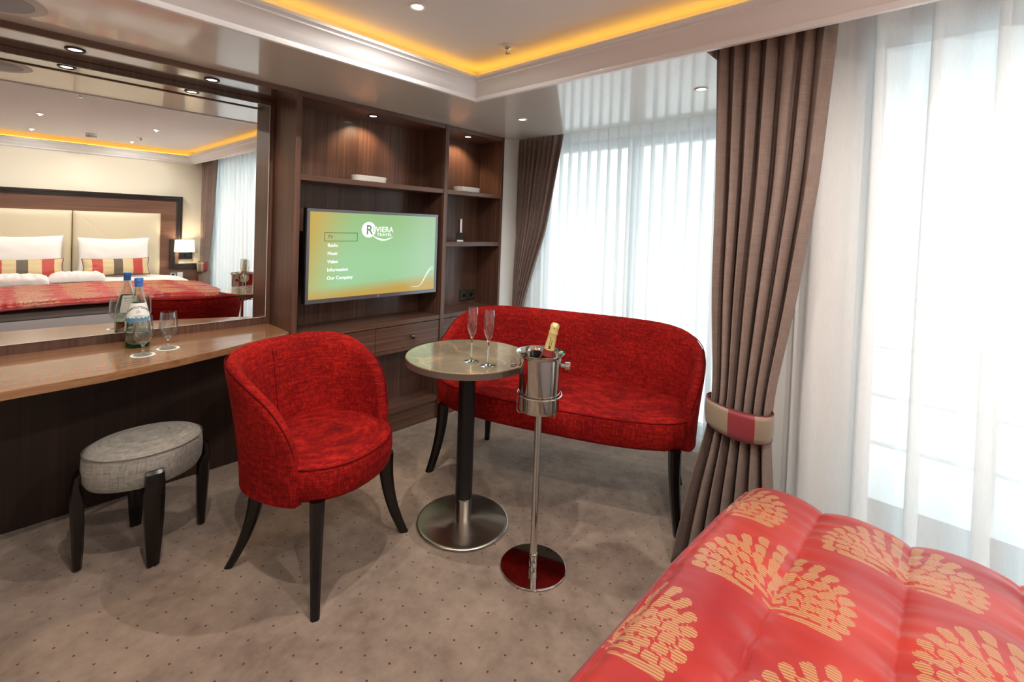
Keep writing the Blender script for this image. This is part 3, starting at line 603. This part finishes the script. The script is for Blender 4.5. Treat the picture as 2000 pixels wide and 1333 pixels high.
for (cx, cy) in ((-1, 0), (0, -1), (0, 1), (1, 0)):
    dn = Vector((cx, cy, 0)); sd_ = Vector((-cy, cx, 0)); e = .192 if cx else .160; pts = []; sz = []
    for z, o_, w_, dp in ((.366, .006, .056, .010), (.356, .012, .058, .022), (.32, .016, .062, .030), (.27, .010, .064, .040), (.18, .008, .060, .040), (.09, .006, .050, .034), (.006, .006, .038, .026)):
        pts.append(dn*(e+o_)+Vector((0, 0, z))); sz.append((dp, w_))
    lg = mk('leg', sweep_rect(pts, sz, tw=(dn, sd_)), legm, st, smooth=35)
    gd = dn*(e+.006); mk('metal_glide', lathe([(0, 0), (.010, 0), (.012, .003), (.010, .006), (0, .006)], 16, gd.x, gd.y), chrome, lg, smooth=50)
# ------------------------------------------------------------------ bistro table
TX, TYY = 1.425, 1.54
tb = thing('bistro_table', 'round brown marble bistro table on a black pedestal and steel base', 'table', (TX, TYY, 0))
mk('table_top', lathe([(0, .722), (.262, .722), (.268, .724), (.273, .728), (.273, .750), (.2722, .752), (.2705, .753), (.266, .753), (0, .753)], 96), marblem, tb, smooth=40)
mk('edge_band', lathe([(.2735, .7245), (.2745, .7245), (.2745, .7495), (.2735, .7495)], 96, cap=False), marbedge, tb, smooth=40)
mk('mounting_plate', lathe([(0, .700), (.10, .700), (.13, .712), (.13, .7215), (0, .7215)], 48), blackm, tb, smooth=40)
mk('pedestal', lathe([(.0, .115), (.0375, .115), (.0375, .705), (0, .705)], 48), mat('black_powder_coat', (15, 13, 13), .38), tb, smooth=40)
mk('base_collar', lathe([(.0, .012), (.036, .012), (.036, .115), (0, .115)], 48), chrome, tb, smooth=40)
mk('base_disc', lathe([(0, 0), (.198, 0), (.203, .003), (.204, .009), (.202, .012), (.199, .0135), (.196, .014), (.19, .014), (0, .014)], 96), brushed, tb, smooth=35)
# ------------------------------------------------------------------ champagne flutes
def split_glass(bm, zl, zh):
    for q in bm.faces:
        if zl < q.calc_center_median().z < zh: q.material_index = 1
    return bm
def flute(x, y, lab):
    pr_ = [(0, 0), (.032, 0), (.033, .001), (.030, .0025), (.012, .005), (.005, .009), (.0035, .02), (.0033, .08), (.0036, .098), (.006, .106), (.014, .122), (.021, .145), (.0242, .168), (.0240, .19), (.0215, .215), (.0195, .232),
           (.0188, .232), (.0207, .215), (.0232, .19), (.0234, .168), (.0202, .145), (.0132, .123), (.0045, .110), (0, .108)]
    t = thing('champagne_flute', lab, 'glass', (x, y, .7535), 0, 'champagne flutes on the bistro table')
    mk('glass_body', split_glass(lathe(pr_, 40), -.001, .1075), [drinkglass, glass], t, smooth=60); return t
flute(1.357, 1.447, 'empty champagne flute at the back left on the marble table'); flute(1.366, 1.357, 'empty champagne flute nearest the ice bucket, front right of the pair')
# ------------------------------------------------------------------ champagne stand, bucket, bottle
SX, SY = 1.433, 1.137
cs = thing('wine_cooler_stand', 'tall polished steel floor stand with round mirror base holding the ice bucket', 'stand', (SX, SY, 0))
mk('base_disc', lathe([(0, 0), (.126, 0), (.1285, .002), (.1283, .005), (.1265, .0068), (.1255, .007), (.122, .007), (0, .007)], 96), chrome, cs, smooth=35)
mk('pole', lathe([(0, .007), (.0145, .007), (.0155, .01), (.0155, .05), (.0145, .052), (.0135, .054), (.0135, .62), (0, .62)], 32), chrome, cs, smooth=40)
mk('pole_collar', lathe([(.0136, .05), (.0158, .052), (.0158, .056), (.0136, .058)], 32, cap=False), chrome, cs, smooth=40)
mk('support_plate', lathe([(0, .612), (.045, .612), (.045, .618), (0, .618)], 40), chrome, cs, smooth=40)
bm = tube([(.0865*math.cos(2*PI*k/64), .0865*math.sin(2*PI*k/64), .685) for k in range(64)], .0035, 8, closed=True)
mk('holding_ring', bm, chrome, cs, smooth=180)
for a in (.4, .4+2*PI/3, .4+4*PI/3):
    bm = tube([(.04*math.cos(a), .04*math.sin(a), .615), (.080*math.cos(a), .080*math.sin(a), .614), (.0865*math.cos(a), .0865*math.sin(a), .622), (.0870*math.cos(a), .0870*math.sin(a), .684)], .0024, 6); mk('ring_bracket', bm, chrome, cs, smooth=60)
bk = thing('ice_bucket', 'polished steel champagne bucket with side knobs on the tall stand', 'ice bucket', (SX, SY, .6185))
mk('body', lathe([(0, 0), (.066, 0), (.075, .004), (.078, .012), (.0835, .209), (.085, .215), (.090, .223), (.0945, .2265), (.0945, .229), (.091, .228), (.0835, .218), (.081, .208), (.0755, .014), (.07, .006), (0, .005)], 80), chrome, bk, smooth=35)
kd = Vector((.62, -.785, 0)).normalized()
for s_ in (-1, 1):
    bm = lathe([(0, 0), (.0075, 0), (.0075, .012), (.015, .014), (.015, .032), (.013, .034), (0, .034)], 28)
    q = (kd*s_).to_track_quat('Z', 'Y').to_matrix().to_4x4(); bmesh.ops.transform(bm, matrix=Matrix.Translation(kd*s_*.081+Vector((0, 0, .178))) @ q, verts=bm.verts); mk('knob', bm, chrome, bk, smooth=40)
# champagne bottle leaning in the bucket
ax0 = Vector((SX, SY, .6275)) - kd*.018; dirn = (kd*.215+Vector((.0, .0, 1))).normalized()
cb = thing('champagne_bottle', 'champagne bottle with gold foil neck leaning in the steel bucket', 'bottle', ax0, rot=dirn.to_track_quat('Z', 'Y').to_euler())
LB = .338
mk('glass_body', lathe([(0, .002), (.036, .002), (.040, .008), (.040, .13), (.038, .16), (.030, .195), (.020, .225), (.0165, .245), (.0165, .262), (0, .262)], 40), darkbottle, cb, smooth=40)
mk('gold_foil', lathe([(.0200, .236), (.0192, .25), (.0175, .275), (.0160, .293), (.0166, .296), (.0175, .300), (.0175, .306), (.0160, .31), (.0172, .322), (.0168, .332), (.0120, .3395), (0, .3415)], 40, cap=False), gold, cb, smooth=40)
mk('neck_label', lathe([(.0205, .236), (.0232, .222), (.0262, .212)], 40, cap=False), redfoil, cb, smooth=40)
Mi = Matrix.LocRotScale(ax0, cb.rotation_euler, None).inverted(); camloc = Mi @ Vector((0, 0, 1.33)); aC = math.atan2(camloc.y, camloc.x)
def onneck(x, y, z): # text runs up the neck: x along the axis
    h = .243+x; rr = .0200+(h-.236)*(-.078)+.0007+z; rr = max(rr, .0168+z); a = aC+(y)/max(rr, .01)*-1*-1; return Vector((rr*math.cos(a), rr*math.sin(a), h))
bm = text_bm('MOET', .0165, lambda x, y, z: onneck(x-.002, .0055-y, z), extrude=.0002, bold=.0002, sp=1.1); mk('neck_lettering', bm, blackink, cb)
bm = lathe([(0, .0183), (.0022, .0183), (.0022, .0189), (0, .0189)], 4); bmesh.ops.transform(bm, matrix=Matrix.Translation((0, 0, .323)) @ Matrix.Rotation(aC, 4, 'Z') @ Matrix.Rotation(PI/2, 4, 'Y'), verts=bm.verts); mk('star_mark', bm, blackink, cb)
# ------------------------------------------------------------------ desk: bottle, goblets, coasters
DZ = .7325
wb = thing('water_bottle', 'glass mineral water bottle with blue cap and white label on the desk', 'bottle', (.432, 2.645, DZ))
bp = [(0, .004), (.030, .003), (.036, .0), (.041, .003), (.042, .012), (.0455, .03), (.047, .06), (.0475, .09), (.0465, .115), (.043, .14), (.037, .165), (.031, .188), (.0245, .214), (.0185, .242), (.0148, .265), (.0138, .285), (.0138, .292)]
mk('glass_body', lathe(bp+[(.0115, .292), (.0115, .285), (.0124, .265), (.016, .242), (.022, .214), (.0285, .188), (.0345, .165), (.0405, .14), (.044, .115), (.045, .09), (.0445, .06), (.043, .03), (.0395, .016), (.03, .011), (0, .012)], 48), bglass, wb, smooth=50)
mk('water', lathe([(0, .0135), (.03, .0125), (.039, .018), (.0425, .03), (.044, .06), (.0445, .074), (0, .074)], 40), water, wb, smooth=50)
mk('green_foot', lathe([(.0425, .002), (.0432, .004), (.0432, .012), (.0426, .014)], 48, cap=False), greeng, wb, smooth=40)
def brad(z):
    for (ra, za), (rb, zb) in zip(bp[4:], bp[5:]):
        if za <= z <= zb: return ra+(rb-ra)*(z-za)/(zb-za)
    return .02
aB = math.atan2(-2.645, -.432)
def band(z0, z1, off, m, name, a0=-PI, a1=PI, wav=0):
    bm = bmesh.new(); grid(bm, lambda u, v: (lambda z, a: Vector(((brad(z)+off)*math.cos(a), (brad(z)+off)*math.sin(a), z)))(z0+(z1-z0)*v+(wav*math.sin(7*u*2*PI) if v > .5 else 0), aB+a0+(a1-a0)*u), 60, 8)
    return mk(name, bm, m, wb, smooth=180)
band(.118, .197, .0005, labelw, 'front_label', -1.25, 1.25); band(.118, .197, .0005, labelw, 'back_label', PI-.9, PI+.9)
band(.1185, .134, .0009, labelb, 'blue_label_band', -1.25, 1.25, .003)
def onbot(zb): return lambda x, y, z: (lambda zz, a: Vector(((brad(zz)+.001+z)*math.cos(a), (brad(zz)+.001+z)*math.sin(a), zz)))(zb+y-.35*x*x/.03, aB+x/.036)
mk('label_lettering', text_bm('GEROLSTEINER', .0135, onbot(.176), .0001, 'CENTER', bold=.0002), ink, wb)
bm = text_bm('NATURELL', .006, onbot(.142), .0001, 'CENTER'); mk('label_lettering', bm, labelb, wb)
bm = bmesh.new()
for k in range(8):
    a = 2*PI*k/8; p0 = onbot(.160)(.003*math.cos(a), .003*math.sin(a), 0); p1 = onbot(.160)(.0075*math.cos(a), .0075*math.sin(a), 0); tube([p0, p1], .0008, 5, bm)
mk('label_star', bm, redfoil, wb)
bm = None
for i, (t_, s_) in enumerate((('GEROLSTEINER', .007), ('NATURELL MINERAL', .005), ('WATER 0,75 L', .005))):
    bm = text_bm(t_, s_, lambda x, y, z, i=i: (lambda zz, a: Vector(((brad(zz)+.001+z)*math.cos(a), (brad(zz)+.001+z)*math.sin(a), zz)))(.182-.012*i+y, aB+PI+x/.036), .0001, 'CENTER', bm=bm)
mk('back_label_print', bm, ink, wb)
mk('neck_foil', lathe([(.0150, .268), (.0144, .272), (.0142, .290)], 32, cap=False), bluecap, wb, smooth=40)
mk('cap', lathe([(.0145, .289), (.0165, .290), (.0165, .303), (.0150, .306), (0, .307)], 32, cap=False), bluecap, wb, smooth=40)
def goblet(x, y, lab, lab2):
    c_ = tag(mk('paper_coaster', lathe([(0, .7322), (.043, .7322), (.0435, .7328), (.043, .7334), (0, .7334)], 40, x, y), labelw, smooth=30), lab2, 'coaster', 'round paper coasters on the desk')
    bm = text_bm('RIVIERA', .007, lambda a, b, c: (a*.7-b*.7, a*.7+b*.7, .0014), 0, 'CENTER'); mk('coaster_print', bm, mat('coaster_print', (160, 162, 160), .6), c_)
    pr_ = [(0, 0), (.031, 0), (.0325, .001), (.030, .0025), (.012, .006), (.0055, .012), (.004, .022), (.0042, .034), (.007, .041), (.018, .052), (.029, .066), (.0345, .082), (.0355, .097), (.034, .12), (.031, .148), (.0295, .162),
           (.0286, .162), (.0301, .148), (.0331, .12), (.0346, .097), (.0336, .082), (.0282, .067), (.0172, .0535), (.006, .045), (0, .043)]
    t = thing('water_goblet', lab, 'glass', (x, y, .7335), 0, 'stemmed water glasses on the desk'); mk('glass_body', split_glass(lathe(pr_, 48), .0035, .046), [drinkglass, glass], t, smooth=60)
goblet(.421, 2.464, 'stemmed water glass standing in front of the water bottle', 'white paper coaster under the glass in front of the bottle'); goblet(.520, 2.52, 'stemmed water glass standing right of the bottle', 'white paper coaster under the right-hand glass')
# ------------------------------------------------------------------ bed
bed = thing('bed', 'double bed with grey upholstered base and white linen', 'bed', (.58, -.68, 0))
def bxs(name, a, m, bev=.02, n=0): return mk(name, B(*a, bev=bev), m, bed, world=True, smooth=35)
BX0, BX1, BY1 = -.43, 1.58, .385
bxs('upholstered_base', (BX0+.01, BX1-.01, YB+.06, BY1+.005, .03, .47), mat('grey_valance', (196, 191, 196), .7)); bxs('mattress', (BX0, BX1, YB+.05, BY1, .471, .53), greybase, .025)
FOOT = []
def bedtop(x, y):
    q = min(1, abs((x-.58)/1.02)); return .592-.055*q**3
def cover(name, label, cat, ya, yb, m, off, du, dv, dropx, dropy, quilt=False, attr=False, step=.006, thick=.012, rx=.07):
    xa, xb = BX0-.02+.03, BX1+.035
    hx = (xb-xa)/2; cx = (xa+xb)/2; Lx = hx+dropx; vy0, vy1 = ya, yb+dropy; nu = int(2*Lx/step); nv = int((vy1-vy0)/step)
    def ed(u, half, rr):
        if u <= half-rr: return u, 0
        s_ = u-(half-rr)
        if s_ < rr*PI/2: return half-rr+rr*math.sin(s_/rr), rr*(1-math.cos(s_/rr))
        return half, rr+s_-rr*PI/2
    def fn(u, v):
        uu = (2*u-1)*Lx; vv = vy0+(vy1-vy0)*v; ax_, dx = ed(abs(uu), hx, rx); ay, dy = ed(vv-ya, yb-ya, .05) if dropy else (vv-ya, 0)
        x = cx+math.copysign(ax_, uu); y = ya+ay
        z = bedtop(x, y)+off-dx-dy
        if dx > 0 and dropy:  # round the plan corner
            cr = max(0, ay-(yb-ya-.08)); y -= 0
            if cr > 0: x -= math.copysign(.35*cr*cr/.08, uu)
        if quilt:
            q = (vv-.036)/.187; fr = q-math.floor(q); pf = abs(math.sin(PI*fr)); z += .021*(pf**.6)-.014
            near = math.exp(-(min(fr, 1-fr)/.16)**2)
            z += .007*mnoise.noise(Vector((uu*22, vv*5, 2)))*(.25+near)+.0012*mnoise.noise(Vector((uu*60, vv*14, 4)))*(.3+near)+.004*mnoise.noise(Vector((uu*5+vv*3, vv*9, 7)))
        else: z += .006*mnoise.noise(Vector((uu*6, vv*6, 3)))+.003*mnoise.noise(Vector((uu*20, vv*14, 5)))
        return Vector((x, y, z)), uu+cx, vv
    bm = bmesh.new(); UV = []
    vv_ = []; FOOT.clear()
    for i in range(nu):
        row = []
        for j in range(nv):
            p, a, b = fn(i/(nu-1), j/(nv-1)); row.append(bm.verts.new(p)); UV.append((a, b))
            if j == nv-1 and i % 4 == 0: FOOT.append(p.copy())
        vv_.append(row)
    for i in range(nu-1):
        for j in range(nv-1): bm.faces.new([vv_[i][j], vv_[i+1][j], vv_[i+1][j+1], vv_[i][j+1]])
    o = mk(name, bm, m, smooth=180, base=False); tag(o, label, cat)
    md = o.modifiers.new('solid', 'SOLIDIFY'); md.thickness = thick; md.offset = -1
    return o, np.array(UV)
def petals():
    P = []
    for k, (s_, n, ln, w_) in enumerate(((1.0, 18, .085, .0122), (.80, 15, .080, .0120), (.60, 12, .068, .0112), (.41, 8, .055, .0105), (.24, 5, .036, .0085))):
        for i in range(n):
            ph = math.radians(-112+224*(i+.5*(k % 2)+.25)/n); R = .198*math.cos(ph*.62)**.5*(1-.06*((i*7+k*3) % 3)/2) if abs(ph) < 2.2 else .1
            R = .19/math.sqrt(math.cos(ph*.8)**2+(math.sin(ph*.8)*1.35)**2)
            tip = Vector((math.cos(ph), math.sin(ph)))*R*s_; dr = Vector((math.cos(ph*.80), math.sin(ph*.80))); P.append((tip-dr*w_, tip-dr*(ln+w_), w_, .0040, k))
    return P
def flowers(UV, bases):
    val = np.full(len(UV), -1.0); PT = petals()
    for bx_, by_ in bases:
        d_ = UV-np.array([bx_, by_]); sel = np.where((np.abs(d_[:, 0]-.06) < .2) & (np.abs(d_[:, 1]) < .22))[0]
        if not len(sel): continue
        q = d_[sel]; cur = np.full(len(sel), -1.0)
        for a, b, ra, rb, k in PT:
            ab = np.array([b.x-a.x, b.y-a.y]); L2 = ab @ ab; t_ = np.clip(((q-[a.x, a.y]) @ ab)/L2, 0, 1); dist = np.hypot(*(q-np.array([a.x, a.y])-t_[:, None]*ab).T)
            sdv = (ra+(rb-ra)*t_**.8)-dist; inn = sdv > -.0042; cur[inn] = sdv[inn]
        val[sel] = np.maximum(val[sel], cur)
    return val
def spreadm():
    m = mat('coral_jacquard_satin', (170, 40, 40), .38, spec=.35, sheen=.1); n, b = nb(m)
    at = n.add('ShaderNodeAttribute', attribute_name='petal'); on = n.math('GREATER_THAN', at.outputs['Fac'], 0.0)
    v = n.coord(); s_ = n.add('ShaderNodeSeparateXYZ'); n.l.new(v, s_.inputs[0])
    ln_ = n.math('SINE', n.math('MULTIPLY', n.math('ADD', n.math('MULTIPLY', s_.outputs[1], .10), s_.outputs[0]), 2*PI/.0062))
    st_ = n.math('GREATER_THAN', ln_, -.35)
    nz = n.noise(n.coord((5, 2, 5)), 1.2, 2); red = n.ramp(nz, [(.35, lin((150, 32, 36))), (.65, lin((180, 50, 38)))])
    c = n.mix(n.math('MULTIPLY', on, n.math('ADD', n.math('MULTIPLY', st_, .75), .2)), red, lin((176, 136, 90))); n.l.new(c, b.inputs['Base Color'])
    fine = n.noise(n.coord((900, 60, 60)), 1, 2); n.l.new(n.bump(n.math('ADD', n.math('MULTIPLY', on, .5), n.math('MULTIPLY', fine, .3)), .12, .001), b.inputs['Normal']); return m
duv, _ = cover('duvet', 'white duvet covering the bed under the red spread', 'duvet', YB+.2, .20, linen, .004, 1, 1, .10, .0, step=.025, rx=.07, thick=.02)
spr, UVs = cover('bed_spread', 'quilted coral red bed spread with gold flowers across the foot of the bed', 'bedspread', -.70, .425, spreadm(), .030, 1, 1, .11, .035, quilt=True, step=.0062, rx=.06)
bases = [(1.06+i*.30, .24-i*.19-j*.37) for i in range(-6, 3) for j in range(-4, 5)]
val = flowers(UVs, bases); at = spr.data.attributes.new('petal', 'FLOAT', 'POINT'); at.data.foreach_set('value', val.astype(np.float32))
mk('hem_piping', tube([(p.x, p.y+.002, p.z+.004) for p in FOOT], .0065, 8), redst, spr, smooth=180)
# pillows and cushions
def cushion(name, label, cat, loc, w_, h_, t_, rx, mats, group=None, stripes=None, pipe=None, rz=0, pw=2.6):
    t = thing(name, label, cat, loc, 0, group, rot=(rx, 0, rz)); NU, NV = 46, 28
    def P(sgn):
        def fn(u, v):
            a = 2*u-1; b = 2*v-1; k = max(0, (1-abs(a)**pw))**.5*max(0, (1-abs(b)**pw))**.5; sx = w_/2*a*(1-.05*(1-b*b)*(abs(a)**3)); sy = h_/2*b*(1-.09*(1-a*a)*(abs(b)**3))
            return Vector((sx, sgn*t_/2*k+.006*mnoise.noise(Vector((a*3, b*3, sgn)))*k, sy+h_/2))
        return fn
    bm = bmesh.new(); a = grid(bm, P(1), NU, NV); b = grid(bm, P(-1), NU, NV, flip=True); bmesh.ops.remove_doubles(bm, verts=bm.verts, dist=.0006); bmesh.ops.recalc_face_normals(bm, faces=bm.faces)
    if stripes:
        for ff in bm.faces:
            x = ff.calc_center_median().x/w_+.5
            for lo, hi, mi in stripes:
                if lo <= x < hi: ff.material_index = mi
    mk('cover', bm, mats, t, smooth=180)
    if pipe:
        pts = [P(1)(u, 0) for u in np.linspace(0, 1, 24)]+[P(1)(1, v) for v in np.linspace(0, 1, 16)][1:]+[P(1)(1-u, 1) for u in np.linspace(0, 1, 24)][1:]+[P(1)(0, 1-v) for v in np.linspace(0, 1, 16)][1:-1]
        mk('piping', tube(pts, .004, 6, closed=True), pipe, t, smooth=180)
    return t
cushion('pillow', 'large white pillow against the right headboard pad', 'pillow', (.935, -1.52, .60), .66, .44, .16, math.radians(9), [linen], 'white pillows'); cushion('pillow', 'large white pillow against the left headboard pad', 'pillow', (.15, -1.52, .60), .70, .46, .16, math.radians(9), [linen], 'white pillows')
stp = [(0, .14, 0), (.14, .29, 1), (.29, .44, 0), (.44, .58, 2), (.58, .73, 0), (.73, .88, 1), (.88, 1.01, 0)]
cushion('striped_cushion', 'striped cushion in front of the right white pillow', 'cushion', (.93, -1.33, .615), .60, .20, .13, math.radians(22), [creamst, redc, taupest], 'striped cushions on the bed', stp, pipem); cushion('striped_cushion', 'striped cushion in front of the left white pillow', 'cushion', (.17, -1.33, .615), .64, .21, .13, math.radians(22), [creamst, redc, taupest], 'striped cushions on the bed', stp, pipem)
def robe(loc, L, R_, rz, lab):
    def fn(u, v):
        a = v*2*PI; s_ = 2*u-1; k = max(0, 1-abs(s_)**4)**.5; rr = R_*(.35+.65*k)*(1+.10*mnoise.noise(Vector((s_*4, math.cos(a)*1.5, loc[0]*9+math.sin(a)))))
        return Vector((L/2*s_, rr*1.5*math.cos(a), rr*.9*(1+math.sin(a))+.012*mnoise.noise(Vector((s_*7, a, 3)))*(math.sin(a) > 0)))
    bm = bmesh.new(); grid(bm, fn, 50, 32, closed_v=True); bmesh.ops.holes_fill(bm, edges=bm.edges)
    bmesh.ops.transform(bm, matrix=Matrix.Translation(loc) @ Matrix.Rotation(rz, 4, 'Z'), verts=bm.verts); tag(mk('folded_robe', bm, terry, smooth=180), lab, 'bathrobe', 'folded white robes on the bed')
robe((.56, -.93, .600), .44, .062, .1, 'folded white terry robe lying toward the middle of the bed'); robe((.12, -.86, .600), .46, .064, .08, 'folded white terry robe lying at the left of the bed')
# headboard
hb = thing('headboard', 'walnut headboard with dark frame and two cream padded panels', 'headboard', (.58, YB, .0))
mk('wooden_panel', B(-.47, 1.60, YB+.001, YB+.03, .30, 1.53), wbed, hb, world=True)
bm = bmesh.new()
for o1, o2, th in ((0, .018, .055), (.02, .04, .045), (.044, .062, .038)):
    box(bm, -.50+o1, 1.63-o1, YB+.001, YB+th, 1.555-o2, 1.555-o1); box(bm, 1.63-o2, 1.63-o1, YB+.001, YB+th, 1.00, 1.555-o2); box(bm, -.50+o1, -.50+o2, YB+.001, YB+th, .62, 1.555-o2)
    box(bm, 1.50+o1, 1.50+o2, YB+.001, YB+th, .625+o1, 1.0) ; box(bm, 1.50+o2, 1.80, YB+.001, YB+th, .625+o1, .625+o2)
mk('frame_moulding', bm, dframe, hb, world=True); mk('lower_side_panel', B(1.601, 1.84, YB+.001, YB+.03, .30, .62), wbed, hb, world=True)
def pad(xa, xb):
    def fn(u, v):
        a, b = 2*u-1, 2*v-1; k = max(0, 1-abs(a)**14)**.5*max(0, 1-abs(b)**14)**.5; dgl = min(abs(abs(a)-abs(b)), 1); cr = .004*math.exp(-(dgl/.012)**2)
        return Vector(((xa+xb)/2+(xb-xa)/2*a, YB+.03+.05*k-cr*k, .93+.40*b))
    bm = bmesh.new(); grid(bm, fn, 80, 60, flip=False); bmesh.ops.recalc_face_normals(bm, faces=bm.faces); mk('padded_panel', bm, leather, hb, world=True, smooth=180)
pad(-.245, .576); pad(.584, 1.402)
# nightstand, wall lamp, socket at bed head
ns = thing('nightstand', 'small walnut nightstand beside the bed, seen in the mirror', 'nightstand', (1.74, -1.6, 0))
mk('cabinet_top', B(1.64, 1.79, YB+.04, -1.45, .44, .465, bev=.002), wbed, ns, world=True); mk('cabinet_body', B(1.65, 1.785, YB+.045, -1.46, .0, .439, bev=.002), wdark_z, ns, world=True); nd = mk('drawer_front', B(1.655, 1.78, -1.459, -1.447, .27, .42, bev=.002), wdark_x, ns, world=True)
wl = thing('wall_lamp', 'bedside wall lamp with white drum shade and black bracket', 'lamp', (1.66, YB+.02, .80))
mk('mounting_plate', B(1.60, 1.755, YB+.002, YB+.022, .745, .85, bev=.002), blackm, wl, world=True); mk('arm', tube([(1.665, YB+.02, .80), (1.665, YB+.10, .80), (1.64, YB+.12, .83), (1.64, YB+.12, .87)], .007, 8), blackm, wl, world=True, smooth=60)
mk('lamp_shade', lathe([(.108, .85), (.112, .85), (.104, 1.0), (.100, 1.0)], 48, 1.64, YB+.14, cap=False), shadem, wl, world=True, smooth=50)
l = bpy.data.lights.new('bedside_bulb', 'POINT'); l.energy = 5; l.color = (1, .8, .55); l.shadow_soft_size = .03; o = bpy.data.objects.new('bedside_bulb', l); o.location = (1.64, YB+.14, .95); C.objects.link(o)
socket((1.58, YB+.041, .505), PI, 'silver switch and socket plate beside the bed head', (silver, whitepl), True)
